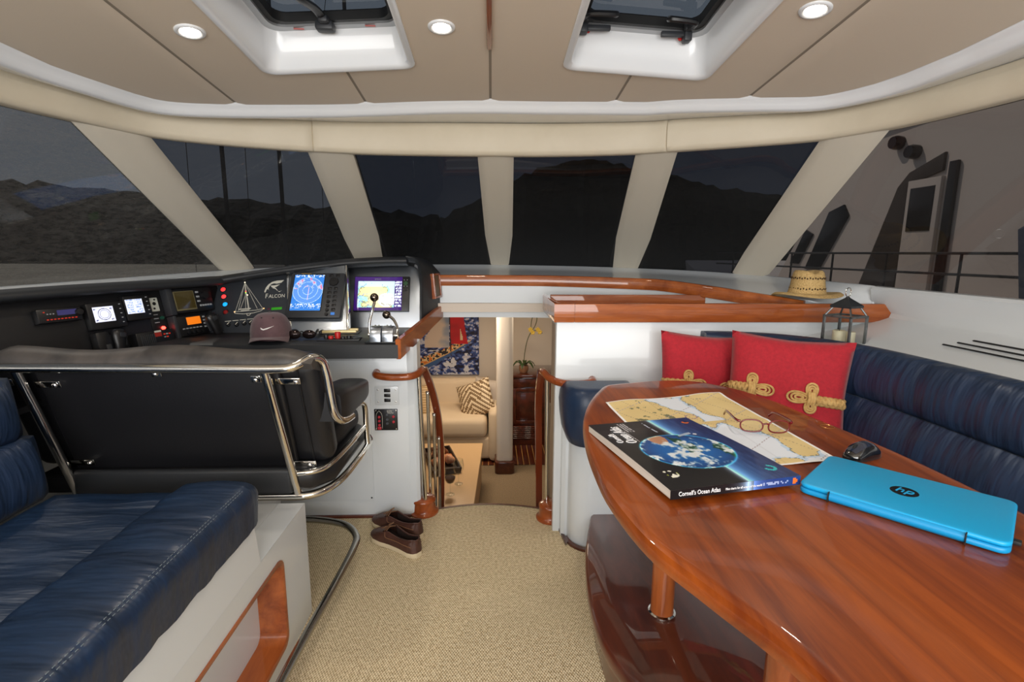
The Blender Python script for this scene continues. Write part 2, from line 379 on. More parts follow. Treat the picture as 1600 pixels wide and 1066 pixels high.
# ceiling panels, split at the seams, with the two hatch openings
def front_y(x):
    best = None
    for a, b in zip(FASTOP[:-1], FASTOP[1:]):
        if (a.x-x)*(b.x-x) <= 0 and a.x != b.x:
            t = (x-a.x)/(b.x-a.x); y = a.y+(b.y-a.y)*t
            if best is None or y > best: best = y
    return best if best is not None else -1.4
ceil = bpy.data.objects.new('ceiling', None); C.objects.link(ceil); struct(ceil, 'beige vinyl ceiling of panels with white hatch openings')
HATCH = [(-.81, -.285, 1.38, 2.03), (.27, .79, 1.36, 2.015)]
def ceil_panel(x0, x1):
    n = max(3, int((x1-x0)/.03)); xs = [x0+(x1-x0)*k/n for k in range(n+1)]
    for h in HATCH:
        for e in h[:2]:
            if x0 < e < x1: xs.append(e)
    xs = sorted(set(xs)); bm = B()
    for a, b in zip(xs[:-1], xs[1:]):
        m_ = (a+b)/2; hit = [h for h in HATCH if h[0] <= m_ <= h[1]]
        fa, fb = front_y(a), front_y(b)
        spans = [((-1.5, -1.5), (hit[0][2], hit[0][2])), ((hit[0][3], hit[0][3]), (fa, fb))] if hit else [((-1.5, -1.5), (fa, fb))]
        for (ya, yb), (za_, zb_) in spans:
            k = 10 if za_-ya > 1 else 4
            for j in range(k):
                q = [(a, ya+(za_-ya)*j/k), (b, yb+(zb_-yb)*j/k), (b, yb+(zb_-yb)*(j+1)/k), (a, ya+(za_-ya)*(j+1)/k)]
                def zz(x, y):
                    e = min(x-x0, x1-x, .02); r = .006*(1-max(0, e)/.02)**2 if min(x-x0, x1-x) < .02 else 0
                    return ceil_z(x, y)+r
                bm.faces.new([bm.verts.new((x, y, zz(x, y))) for x, y in q])
    bmesh.ops.remove_doubles(bm, verts=bm.verts, dist=1e-5)
    return finish(bm, 'ceiling_panel', CEIL, ceil, smooth=60)
SE = [-1.45, -1.045, -.538, -.004, .528, 1.022, 1.45]
for a, b in zip(SE[:-1], SE[1:]):
    ceil_panel(a+.005, b-.005)
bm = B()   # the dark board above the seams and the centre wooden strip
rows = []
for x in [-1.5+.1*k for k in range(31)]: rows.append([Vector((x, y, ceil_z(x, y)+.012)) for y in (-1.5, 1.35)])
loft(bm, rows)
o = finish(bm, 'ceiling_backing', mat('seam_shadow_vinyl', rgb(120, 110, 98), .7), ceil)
bm = B()
for x0 in SE[1:-1]:
    k = 14; ys = [-.2+(front_y(x0)-.004+.2)*j/k for j in range(k+1)]
    hit = [h for h in HATCH if h[0] <= x0 <= h[1]]
    loft(bm, [[Vector((x0-.007, y, ceil_z(x0, y)+.007)), Vector((x0+.007, y, ceil_z(x0, y)+.007))] for y in ys if not (hit and hit[0][2]-.02 < y < hit[0][3]+.02)] if not hit else [[Vector((x0-.007, y, ceil_z(x0, y)+.007)), Vector((x0+.007, y, ceil_z(x0, y)+.007))] for y in [hit[0][3]+.004+(front_y(x0)-hit[0][3])*j/6 for j in range(7)]])
finish(bm, 'ceiling_seam', mat('seam_vinyl', rgb(150, 138, 122), .7), ceil)
bm = B(); box(bm, (-.006, 1.30, ceil_z(0, 1.30)-.001), (.016, 1.2, .014), .004, Matrix.Rotation(-.0997, 3, 'X')); finish(bm, 'centre_strip', TEAKY, ceil)
# unseen roof shell, added to block sun and sky, with the two hatch openings
def head_y(x):
    ys = [a.y+(b.y-a.y)*(x-a.x)/(b.x-a.x) for a, b in zip(HEAD[:-1], HEAD[1:]) if a.x != b.x and (a.x-x)*(b.x-x) <= 0]
    return (max(ys) if ys else -1.5)+.08
xs = sorted(set([-1.62+.06*k for k in range(55)]+[e for h in HATCH for e in h[:2]]))
bm = B()
for a, b in zip(xs[:-1], xs[1:]):
    m_ = (a+b)/2; hit = [h for h in HATCH if h[0] <= m_ <= h[1]]
    spans = [((-1.55, -1.55), (hit[0][2],)*2), ((hit[0][3],)*2, (head_y(a), head_y(b)))] if hit else [((-1.55, -1.55), (head_y(a), head_y(b)))]
    for (ya, yb), (yc, yd) in spans:
        for dz in (.15, .19): bm.faces.new([bm.verts.new((x, y, ceil_z(x, y)+dz)) for x, y in ((a, ya), (b, yb), (b, yd), (a, yc))])
rows = []
for p, n in frames(HEAD):
    q = p-n*.085; rows.append([Vector((q.x, q.y, 1.80)), Vector((q.x, q.y, ceil_z(q.x, q.y)+.20))])
loft(bm, rows)
struct(finish(bm, 'roof', WHITE, smooth=0))
# pillars and panes
PIL = [((-.760, -.618), (-.512, -.4455)), ((-.3437, -.2590), (-.2620, -.1995)), ((-.0274, .0418), (-.0075, .0395)), ((.2735, .3548), (.2290, .2930)), ((.6283, .7690), (.4690, .5455))]
def P3(curve, r, z, off=0):
    p = at_ray(curve, r); return Vector((p.x, p.y, z if z is not None else sill_z(p)))
for k, ((tl, tr), (bl, br)) in enumerate(PIL):
    TL, TR = P3(HEAD, tl, 1.775), P3(HEAD, tr, 1.775); BL, BR = P3(SILL, bl, None), P3(SILL, br, None)
    nrm = (TR-TL).cross(BL-TL).normalized()
    if nrm.y > 0: nrm = -nrm
    rows = []
    for j in range(0, 10):
        t = j/9; row = []
        for i in range(9):
            s = i/8; L, R = TL.lerp(BL, t), TR.lerp(BR, t); bul = .018*(1-(2*s-1)**6)
            row.append(L.lerp(R, s)+nrm*(bul-.030+.012*t))
        row = [row[0]-nrm*.06]+row+[row[-1]-nrm*.06]; rows.append(row)
    bm = B(); loft(bm, rows); struct(finish(bm, 'pillar', PILLAR, smooth=50), 'raked window pillar padded in cream leather')
bounds_t = [None]+[x for p in PIL for x in p[0]]+[None]; bounds_b = [None]+[x for p in PIL for x in p[1]]+[None]
def curve_between(curve, ra, rb, n=14):
    def idx(r, last):
        if r is None: return (Vector((curve[-1 if last else 0].x, -1.0, 0)))
        return at_ray(curve, r)
    a, b = idx(ra, False), idx(rb, True)
    if ra is None: pts = [q for q in curve if q.x < 0 and -1.0 < q.y < b.y and q.x < b.x]
    elif rb is None: pts = [q for q in curve if q.x > 0 and -1.0 < q.y < a.y and q.x > a.x]
    else: pts = [q for q in curve if q.y > 1.2 and a.x < q.x < b.x]
    pts = [a]+pts+[b]
    L = [0]
    for p, q in zip(pts[:-1], pts[1:]): L.append(L[-1]+(q-p).length)
    out = []
    for k in range(n+1):
        s = L[-1]*k/n
        for i in range(len(L)-1):
            if s <= L[i+1]+1e-9:
                out.append(pts[i].lerp(pts[i+1], (s-L[i])/max(1e-9, L[i+1]-L[i]))); break
    return out
for k in range(6):
    ts, bs = curve_between(HEAD, bounds_t[2*k], bounds_t[2*k+1]), curve_between(SILL, bounds_b[2*k], bounds_b[2*k+1])
    ft = []
    rows = []
    for i in range(15):
        a = Vector((ts[i].x, ts[i].y, 1.83)); q = bs[i]; b = Vector((q.x, q.y, sill_z(q)-.02)); out_ = Vector((a.x, a.y-.6, 0)).normalized()*.035
        rows.append([(a+out_).lerp(b+out_, j/6) for j in range(7)])
    # carry each pane on behind its pillars
    ex = lambda A, D: [x+(x-y).normalized()*.07 for x, y in zip(A, D)]; first = ex(rows[0], rows[1]); last = ex(rows[-1], rows[-2])
    bm = B(); loft(bm, [first]+rows+[last])
    struct(finish(bm, 'window_%d' % (k+1), PANES if k == 0 else PANEQ if k == 1 else (PANEF if k in (2, 3, 4) else PANER), smooth=60), ['aft port side window of dark scratched tinted glass', 'raked port quarter window of dark tinted glass', 'dark front window just left of the middle pillar', 'dark front window just right of the middle pillar', 'raked starboard quarter window of dark tinted glass', 'starboard side window with a neighbouring yacht behind it'][k])
# the moulded shelf under the windows
DASH = catmull([(-1.82, -1.2, 1.10), (-1.82, .5, 1.11), (-1.80, 1.4, 1.12), (-1.72, 2.1, 1.13), (-1.52, 2.80, 1.135), (-.9, 3.0, 1.135), (-.3, 3.0, 1.135), (.37, 2.975, 1.135), (.90, 2.80, 1.125), (1.22, 2.56, 1.11), (1.50, 2.33, 1.085), (1.74, 2.265, 1.05)], 8)
def sweep_between(curve, n=60):
    L = [0]
    for p, q in zip(curve[:-1], curve[1:]): L.append(L[-1]+(q-p).length)
    out = []
    for k in range(n+1):
        s = L[-1]*k/n
        for i in range(len(L)-1):
            if s <= L[i+1]+1e-9: out.append(curve[i].lerp(curve[i+1], (s-L[i])/max(1e-9, L[i+1]-L[i]))); break
    return out
dd = sweep_between(DASH, 80)
def sill_toward(p):
    c = Vector((0, .9, 0)); best = None
    d = (Vector((p.x, max(p.y, -1.2), 0))-c)
    return min(SILL, key=lambda q: abs((q-c).normalized().cross(d.normalized()).z)+(0 if (q-c).dot(d) > 0 else 9))
rows = []
for p in dd:
    q = sill_toward(p); s = Vector((q.x, q.y, sill_z(q)))
    o_ = (s-p); o_.z = 0; o_.normalize()
    rows.append([s+o_*.06+Vector((0, 0, -.02)), s+o_*.02+Vector((0, 0, .004)), s-o_*.012+Vector((0, 0, .002)), s-o_*.03+Vector((0, 0, -.012)), s.lerp(p, .5)+Vector((0, 0, .01)), p, p-Vector((0, 0, .03))])
bm = B(); loft(bm, rows); struct(finish(bm, 'trim_5', WHITE, smooth=60), 'white moulded window sill running around the pilothouse')
# starboard coaming, shelf and hull side
rows = []
for y in [2.26, 2.2, 2.1, 1.95, 1.8, 1.5, 1.2, .9, .5, 0, -.6, -1.3]:
    q = min((p for p in SILL if p.x > 0), key=lambda p: abs(p.y-y)); f = max(0, (y-1.95)/.31)
    sx = q.x; z = sill_z(q)
    rows.append([(sx+.06, y, z-.02), (sx+.01, y, z+.003), (sx-.012, y, z), (sx-.022, y, z-.012), (sx-.012, y, z-.06), (1.765+.02*f, y, 1.035+.01*f), (1.757+.02*f, y, 1.022), (1.735, y, 1.012-.004*f), (1.60-.05*f, y, .968), (1.43-.06*f, y, .925), (1.41-.06*f, y, .90)])
bm = B(); loft(bm, rows); struct(finish(bm, 'wall_right', WHITE, smooth=40), 'white starboard coaming and vented shelf behind the settee')
wr = bpy.data.objects['wall_right']
for k, (x, y0) in enumerate(((1.625, 1.755), (1.66, 1.735), (1.697, 1.715))):
    bm = B(); z = .925+(x-1.43)*.285
    box(bm, (x, y0-.32, z+.0016), (.008, .64, .004), .003, Matrix.Rotation(-.277, 3, 'Y')); finish(bm, 'vent_slot', mat('vent_black', rgb(16, 16, 18), .7), wr)
bm = B(); box(bm, (1.93, .4, .35), (.04, 4.4, 1.5)); box(bm, (1.62, -.2, .45), (.34, 3.4, .85)); struct(finish(bm, 'trim_6', WHITE, smooth=0), 'white hull lining behind the starboard settee')
bm = B(); box(bm, (-1.93, .6, .35), (.04, 4.8, 1.5)); struct(finish(bm, 'wall_left', WHITE, smooth=0), 'white port hull side beneath the window')
# starboard bulkhead with its teak tray
wf = bpy.data.objects.new('wall_front', None); C.objects.link(wf); struct(wf, 'white bulkhead forward of the settee with teak fiddle rail')
bm = B(); box(bm, (1.09, 2.25, .5), (1.61, .04, 1.02), .006); finish(bm, 'bulkhead_panel', WHITE, wf)
bm = B(); box(bm, (1.02, 2.55, .985), (1.46, .62, .02), .004); finish(bm, 'tray_floor', WHITE, wf)
bm = B()
prism(bm, [(.362, 2.205), (1.715, 2.205), (1.80, 2.205), (1.80, 2.235), (.362, 2.235)], 1.0, 1.083, .004)
o = finish(bm, 'fiddle_board', TEAK, wf)
bm = B(); prism(bm, [(.272, 2.205), (.361, 2.205), (.361, 2.235), (.302, 2.235), (.302, 2.72), (.272, 2.72)], 1.0, 1.083, .004); finish(bm, 'fiddle_corner', TEAK, wf)
bm = B(); prism(bm, [(.302, 2.62), (1.36, 2.62), (1.36, 2.64), (.302, 2.64)], .99, 1.088, .003); finish(bm, 'fiddle_back_board', TEAK, wf)
FID = catmull([(-.30, 2.985, 0), (.0, 2.985, 0), (.37, 2.955, 0), (.65, 2.89, 0), (.90, 2.78, 0), (1.22, 2.52, 0), (1.40, 2.345, 0), (1.44, 2.30, 0)], 8)
def fz(p): return 1.172-.010*max(0, (p.x-.3)/.6)-.054*max(0, (p.x-.9)/.47)**1.25
rows = []
for p, n in frames(FID):
    z = fz(p); rows.append([p+n*d+Vector((0, 0, z+h)) for d, h in ((-.012, -.062), (.012, -.062), (.014, -.058), (.014, -.006), (.010, -.001), (-.008, 0), (-.012, -.004))])
bm = B(); loft(bm, rows, closed=True, caps=True); struct(finish(bm, 'trim_7', TEAK, smooth=40), 'curved varnished teak fiddle rail along the dash shelf')
rows = []
for p, n in frames(FID): rows.append([p+n*-.004+Vector((0, 0, z)) for z in ((fz(p)-.05), .925)]+[p-n*.12+Vector((0, 0, .925))])
bm = B(); loft(bm, rows); finish(bm, 'header_panel', WHITE, wf)
bm = B(); box(bm, (.37, 2.62, .02), (.03, .72, 1.9), .004); struct(finish(bm, 'wall_right_stair', mat('stair_lining', rgb(196, 184, 166), .5), smooth=30), 'cream stair side behind the bulkhead edge')
bm = B(); loft(bm, [[(-.402, 2.39, -.9), (-.402, 2.39, .86)], [(-.37, 2.385, -.9), (-.37, 2.385, .86)], [(-.355, 2.40, -.9), (-.355, 2.40, .87)], [(-.352, 2.49, -.9), (-.352, 2.49, .88)], [(-.38, 2.50, -.9), (-.38, 2.50, .88)]]); struct(finish(bm, 'wall_left_stair', WHITE, smooth=30), 'white stair side below the console end')
# floor
arc = [(-.40+.74*k/12, 2.41+.085*math.sin(PI*k/12)) for k in range(13)]
arc = [(x, max(2.40, y)) for x, y in arc]
bm = B(); prism(bm, [(-1.9, -1.6), (1.9, -1.6), (1.9, 2.30), (.36, 2.30), (.36, 2.40)]+arc[::-1]+[(-.42, 2.38), (-1.9, 2.38)], -.03, 0); struct(finish(bm, 'floor', CARPET, smooth=0), 'woven beige sisal carpet on the pilothouse sole')
rows = []
for x, y in arc: rows.append([(x, y-.004, .003), (x, y+.012, .003), (x, y+.02, -.006), (x, y+.02, -.05)])
bm = B(); loft(bm, rows); struct(finish(bm, 'trim_8', MAHOG, smooth=30), 'dark wooden nosing at the edge of the companionway step')
bm = B()   # mahogany skirting at the foot of the console and of the settee corner
box(bm, (-.90, 2.384, .006), (1.0, .018, .014), .003); struct(finish(bm, 'baseboard_front', MAHOG), 'thin mahogany skirting at the foot of the white console')
# saloon below
def saloon(name, c, s, m, lab=None):
    bm = B(); box(bm, c, s); return struct(finish(bm, name, m, smooth=0), lab)
WARM = mat('saloon_wall_vinyl', rgb(214, 202, 188), .6)
saloon('floor_lower', (0, 4.35, -.93), (4.2, 3.9, .06), CARPETL, 'taupe carpet of the saloon below')
ft = bpy.data.objects.new('floor_border', None); C.objects.link(ft); struct(ft, 'dark wooden saloon sole with pale inlaid lines')
for k in range(26):
    bm = B(); box(bm, (-.75+.062*k, 5.62, -.896), (.054, 1.1, .012), .002); finish(bm, 'plank', MAHOG, ft)
bm = B(); box(bm, (.02, 5.62, -.899), (1.62, 1.1, .010)); finish(bm, 'pale_caulking', mat('holly_line', rgb(190, 140, 80), .5), ft)
saloon('wall_front_lower', (0, 6.16, 0), (4.2, .06, 2.2), WARM, 'warm white forward wall of the saloon')
saloon('wall_left_lower', (-2.05, 4.4, 0), (.06, 3.9, 2.2), WARM)
saloon('wall_right_lower', (1.4, 4.6, 0), (.06, 3.4, 2.2), WARM)
saloon('ceiling_lower', (0, 4.6, .985), (4.2, 3.3, .05), WARM)
saloon('wall_back_lower', (-1.2, 2.44, -.46), (1.6, .06, .9), WARM)
saloon('wall_back_lower.001', (.92, 2.44, -.46), (1.1, .06, .9), WARM)
saloon('hull_bottom', (0, 1.2, -1.0), (4.2, 6, .05), WARM)
bm = B()
for k in range(3): box(bm, (-.0, 2.62+.2*k, -.26-.22*k), (.70, .22, .04), .006)
struct(finish(bm, 'stairs', MAHOG), 'dark wooden companionway treads')
bm = B(); box(bm, (-.45, 6.10, -.29), (1.05, .04, .08), .008); box(bm, (-.45, 6.11, -.6), (1.05, .04, .6)); struct(finish(bm, 'trim_9', MAHOG), 'mahogany rail along the wall behind the sofa')
# round-edged white column on its wooden plinth
bm = B(); prism(bm, rrect(.165, .2, .05, 4, .128, 4.98), -.80, .97, 0); col = struct(finish(bm, 'column', mat('column_white', rgb(222, 216, 208), .45), smooth=40), 'white rounded post in the saloon on a wooden plinth')
bm = B(); prism(bm, rrect(.20, .25, .04, 4, .128, 4.97), -.9, -.775, .008); finish(bm, 'plinth', MAHOG, col)
bm = B(); prism(bm, rrect(.165, .2, .05, 4, .128, 4.98), -.82, -.77, 0); finish(bm, 'column_foot', mat('column_white', rgb(222, 216, 208), .45), col)

# ================================================================== OUTSIDE, seen dimly through the tinted glass
bm = B(); prism(bm, [(-150, -30), (150, -30), (150, 260), (-150, 260)], -1.75, -1.7); o = struct(finish(bm, 'water', mat('harbour_water', rgb(96, 98, 96), .2, bump=.5, bscale=(1.5, 1.5, 1.5), bdist=.05), smooth=0), 'grey harbour water outside the windows')
def hill(name, pts, depth, y_fn, label):
    bm = B(); n = len(pts); rows = []
    r = random.Random(3)
    P = catmull([(x, 0, z) for x, z in pts], 10)
    for p in P:
        y = y_fn(p.x); z = p.z+r.uniform(-.35, .35)
        rows.append([(p.x, y, -1.7), (p.x, y+depth*.35+r.uniform(-.5, .5), z*.72), (p.x, y+depth*.6, z), (p.x, y+depth, z*.7)])
    loft(bm, rows); o = finish(bm, name, mat('dark_foliage', rgb(40, 44, 40), .9, var=rgb(28, 32, 28), vscale=(.6, .6, .6), bump=1, bscale=(1.2, 1.2, 1.2), bdist=.4), smooth=0)
    return tag(o, label, 'hill')
hill('wooded_shore', [(-70, 9.5), (-58, 8.5), (-46, 8), (-36, 7), (-26, 6.6), (-15, 6), (-6, 5.4)], 14, lambda x: 52+.1*x, 'low wooded shore dimly seen through the port windows')
hill('added_headland', [(-8, 5.4), (-2, 8), (6, 12), (14, 13), (24, 11), (34, 9), (50, 7)], 14, lambda x: 62-.1*x, 'dark wooded headland added to darken the view through the front windows')  # invented hill, placed ahead so the front panes look dark
bm = B(); prism(bm, [(-60, 8.5), (-10.5, 8.5), (-10.5, 38), (-60, 38)], -1.6, .35, .03)
tag(finish(bm, 'stone_quay', mat('quay_stone', rgb(176, 168, 152), .85, var=rgb(130, 122, 110), vscale=(.5, 2, 1)), smooth=0), 'pale stone quay dimly seen through the port side window', 'quay')
for k, (x, y, h) in enumerate(((-8.8, 17.9, 12), (-7.2, 18.5, 11), (-5.3, 20.5, 14))):
    bm = B(); tube(bm, [(x, y, -1.7), (x, y, h)], .07, 8); tube(bm, [(x-1.1, y, h*.55), (x+1.1, y, h*.55)], .03, 6); tube(bm, [(x-.0, y, h), (x-1.1, y, h*.55), (x-1.2, y, 0)], .012, 5)
    tag(finish(bm, 'sailboat_mast', mat('mast_grey', rgb(60, 60, 62), .5)), ['thin dark mast seen through the port quarter window, nearest the port pillar', 'thin dark mast seen in the middle of the port quarter window', 'taller dark mast seen through the port quarter window beside the front pillar'][k], 'mast', 'masts beyond the port windows')
# the yacht alongside to starboard
yb = thing('neighbouring_yacht', 'white motor yacht alongside, dimly seen through the starboard window', 'yacht', (0, 1.1, 0))
YW = mat('yacht_white', rgb(226, 214, 204), .4); YD = mat('yacht_dark_glass', rgb(22, 24, 30), .2)
def yp(pts, x0, x1, bev=.03): return prism(B(), pts, x0, x1, bev, 'X')
finish(yp([(-2, .6), (13, .6), (14.5, 1.1), (13.4, -1.7), (-2, -1.7)], 5.9, 9.2), 'hull', YW, yb)
finish(yp([(-1.5, .6), (10.6, .6), (9.6, 1.9), (8.6, 3.3), (7.8, 3.6), (5.2, 3.7), (4.2, 3.4), (-1.5, 3.4)], 6.5, 8.9, .08), 'deckhouse', YW, yb)
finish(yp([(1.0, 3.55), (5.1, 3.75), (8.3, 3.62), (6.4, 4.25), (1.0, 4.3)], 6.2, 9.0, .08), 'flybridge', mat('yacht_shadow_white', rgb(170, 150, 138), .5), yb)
finish(yp([(8.9, 1.0), (9.35, 1.0), (8.75, 2.1), (8.35, 2.2), (8.2, 2.0)], 6.46, 6.52, .01), 'window', YD, yb)
finish(yp([(9.6, 1.1), (9.9, 1.1), (9.45, 1.8), (9.2, 1.7)], 6.46, 6.52, .01), 'window', YD, yb)
finish(yp([(6.95, .7), (7.75, .7), (7.1, 2.35), (6.9, 2.55), (6.3, 2.75), (6.3, 2.5), (6.75, 2.4)], 6.455, 6.53, .01), 'side_recess', mat('yacht_recess', rgb(70, 62, 58), .6), yb)
dr = finish(yp([(6.28, .7), (6.88, .7), (6.88, 2.42), (6.28, 2.42)], 6.44, 6.52, .02), 'door', YW, yb)
finish(yp([(6.36, 1.65), (6.80, 1.65), (6.80, 2.30), (6.36, 2.30)], 6.42, 6.5, .02), 'door_window', YD, dr)
finish(yp([(6.05, .7), (6.18, .7), (6.18, 2.6), (6.05, 2.6)], 6.43, 6.5, .02), 'downpipe', YD, yb)
bm = B()
for z in (1.05, 1.32): tube(bm, [(6.0, -1, z), (6.0, 12.5, z)], .018, 6)
for k in range(10): tube(bm, [(6.0, .3+1.25*k, .6), (6.0, .3+1.25*k, 1.32)], .018, 6)
finish(bm, 'guard_rail', mat('mast_grey', rgb(60, 60, 62), .5), yb)
for y, z in ((7.2, 3.05), (6.85, 2.85)):
    bm = B(); lathe(bm, [(.0, -.05), (.09, -.05), (.11, .02), (.10, .12), (0, .13)], (6.4, y, z), 12, 'X'); finish(bm, 'floodlight', YD, yb)
bm = B(); prism(bm, [(2.2, .5), (4.9, .5), (5.1, 1.6), (2.2, 2.2)], 5.2, 5.9, .2, 'X'); tag(finish(bm, 'covered_tender', mat('canvas_blue', rgb(80, 88, 104), .8)), 'blue grey canvas covered tender outside the starboard window', 'tender')

bm = B(); box(bm, (-1.4, -1.62, 1.0), (1.1, .05, 2.6)); box(bm, (1.45, -1.62, 1.0), (1.0, .05, 2.6)); box(bm, (.05, -1.62, 2.15), (1.9, .05, .36)); struct(finish(bm, 'added_wall_back', CREAM, smooth=0), 'unseen cream wall with a doorway, added to block sky reflections')  # unseen wall, added to keep the sky from reflecting in the port glass
# ================================================================== CONSOLE
FO = {'A': ((-.8, 2.76, .90), (1, 0, 0), (0, .376, .9266)), 'B': ((-1.0, 2.55, .88), (1, 0, 0), (0, .5437, .8393)),
      'C': ((-1.4, 2.55, .86), (1, 0, 0), (0, .5603, .8283)), 'D': ((-1.74, 1.72, .86), (.342, .9397, 0), (-.1954, .0711, .9781))}
FM = {k: frame_matrix(*v) for k, v in FO.items()}
con = thing('helm_console', 'black helm console over a white cabinet on the port side', 'console')
bm = B(); prism(bm, [(-1.9, .0), (-.402, .0), (-.402, .835), (-1.9, .835)], 2.388, 2.42, .002, 'Y'); finish(bm, 'cabinet_face', WHITE, con)
bm = B(); box(bm, (-.80, 2.386, .39), (.44, .008, .60), .003); d = finish(bm, 'access_door', WHITE, con)
bm = B(); box(bm, (-.592, 2.381, .105), (.008, .004, .008), .002); finish(bm, 'catch', BLACKP, d)
# counter with padded front edge
bm = B(); prism(bm, [(2.262, .83), (2.42, .83), (2.42, .90), (2.275, .90), (2.262, .892)], -1.85, -.414, .004, 'X'); finish(bm, 'padded_edge', CHARV, con)
bm = B(); box(bm, (-1.1, 2.56, .888), (1.37, .56, .022), .004); box(bm, (-1.66, 2.0, .80), (.36, 1.0, .02)); finish(bm, 'countertop', BLACKP, con)
# panels
def panel(key, poly, m, name='instrument_panel', d=.012, lab=None):
    bm = B(); prism(bm, poly, -d, 0, .001); o = finish(bm, name, m, con, matrix=FM[key])
    if lab: o['label'] = lab
    return o
panel('A', [(.0, -.01), (.415, -.01), (.412, .29), (.40, .325), (.375, .345), (.34, .352), (.0, .352)], BRUSH, lab='brushed steel instrument panel')
pB = panel('B', [(.012, -.02), (.281, -.02), (.222, .415), (-.062, .37)], BRUSH, lab='brushed steel instrument panel')
panel('C', [(.02, -.02), (.42, -.02), (.335, .42), (-.02, .335), (-.02, .08)], PANELB, lab='dark anodised switch panel')
panel('D', [(-.60, -.12), (1.06, -.12), (1.06, .30), (-.60, .30)], BLACKP, lab='black instrument panel')
bm = B()   # bright edge strip between the two steel panels, and the steel flange beside the switch panel
prism(bm, [(.281, -.02), (.292, -.02), (.233, .415), (.222, .415)], -.05, .004, .001); finish(bm, 'edge_strip', STEEL, con, matrix=FM['B'])
bm = B(); prism(bm, [(.0, -.02), (.012, -.02), (-.062, .37), (-.074, .37)], -.05, .006, .001); finish(bm, 'edge_strip', STEEL, con, matrix=FM['B'])
# brow: path along the panel tops
BR = catmull([(-2.02, .9, 1.135), (-1.86, 1.40, 1.135), (-1.77, 1.72, 1.138), (-1.62, 2.15, 1.145), (-1.44, 2.66, 1.148), (-1.36, 2.745, 1.160), (-1.07, 2.775, 1.205), (-.92, 2.80, 1.225), (-.80, 2.84, 1.240), (-.60, 2.86, 1.252), (-.46, 2.865, 1.254)], 6)
rows = []
for p, n in [(BR[i], None) for i in range(len(BR))]:
    i = [k for k in range(len(BR)) if BR[k] is p][0]
    t = BR[min(i+1, len(BR)-1)]-BR[max(i-1, 0)]; t.z = 0; t.normalize(); f = Vector((t.y, -t.x, 0)); z = Vector((0, 0, 1))
    rows.append([p+f*a+z*b for a, b in ((-.02, -.03), (.02, -.022), (.045, -.016), (.056, -.006), (.054, .006), (.04, .016), (.0, .021), (-.12, .016), (-.30, -.02), (-.32, -.12))])
bm = B(); loft(bm, rows, caps=True); finish(bm, 'brow', CHARV, con, smooth=60)
# rounded end of the console hood
fr_ = [(-.46, 2.80, 1.279), (-.42, 2.80, 1.272), (-.395, 2.79, 1.255), (-.378, 2.77, 1.22), (-.372, 2.75, 1.15), (-.372, 2.72, .90)]
bk_ = [(-.46, 3.16, 1.24), (-.40, 3.16, 1.235), (-.35, 3.14, 1.22), (-.31, 3.10, 1.18), (-.295, 3.06, 1.12), (-.295, 3.02, .92)]
fi_ = [(-.46, 2.87, 1.245), (-.425, 2.87, 1.24), (-.408, 2.865, 1.225), (-.398, 2.85, 1.19), (-.393, 2.83, 1.12), (-.39, 2.755, .895)]
bm = B(); loft(bm, [fi_, [tuple(Vector(a).lerp(Vector(b), .85)+Vector((0, -.01, 0))) for a, b in zip(fi_, fr_)], fr_, [tuple(Vector(a).lerp(Vector(b), .06)+Vector((.006, 0, .004))) for a, b in zip(fr_, bk_)], [tuple(Vector(a).lerp(Vector(b), .6)+Vector((.012, 0, .012))) for a, b in zip(fr_, bk_)], bk_]); finish(bm, 'hood_end', CHARV, con, smooth=60)
a, b = Vector((-.330, 2.87, 1.055)), Vector((-.303, 3.00, 1.055))
mv = frame_matrix(a, b-a, (-.08, 0, 1))
bm = B()
for q in (((-.008, -.012), (.115, -.012), (.115, .0), (-.008, .0)), ((-.008, .115), (.115, .115), (.115, .127), (-.008, .127)), ((-.008, 0), (.006, 0), (.006, .115), (-.008, .115)), ((.101, 0), (.115, 0), (.115, .115), (.101, .115))): prism(bm, list(q), .0, .022, .002)
vf = finish(bm, 'vent_frame', TEAKZ, con, matrix=mv)
bm = B(); prism(bm, [(.004, 0), (.103, 0), (.103, .117), (.004, .117)], .0, .014); finish(bm, 'vent_panel', mat('tan_vinyl', rgb(120, 104, 84), .6), vf)
# teak cheek at the end of the counter
a, b = Vector((-.418, 2.262, .826)), Vector((-.290, 3.02, .928))
bm = B(); n_ = Vector((.0, 0, 0)); u = Vector((.012, -.0015, 0))
loft(bm, [[a-u, a+u, a+u+Vector((0, 0, .090)), a-u+Vector((0, 0, .090))], [b-u, b+u, b+u+Vector((0, 0, .074)), b-u+Vector((0, 0, .074))]], closed=True, caps=True)
bmesh.ops.bevel(bm, geom=bm.edges[:], offset=.003, segments=2, affect='EDGES'); finish(bm, 'end_board', TEAKY, con)
for f in 'ABCD': pass
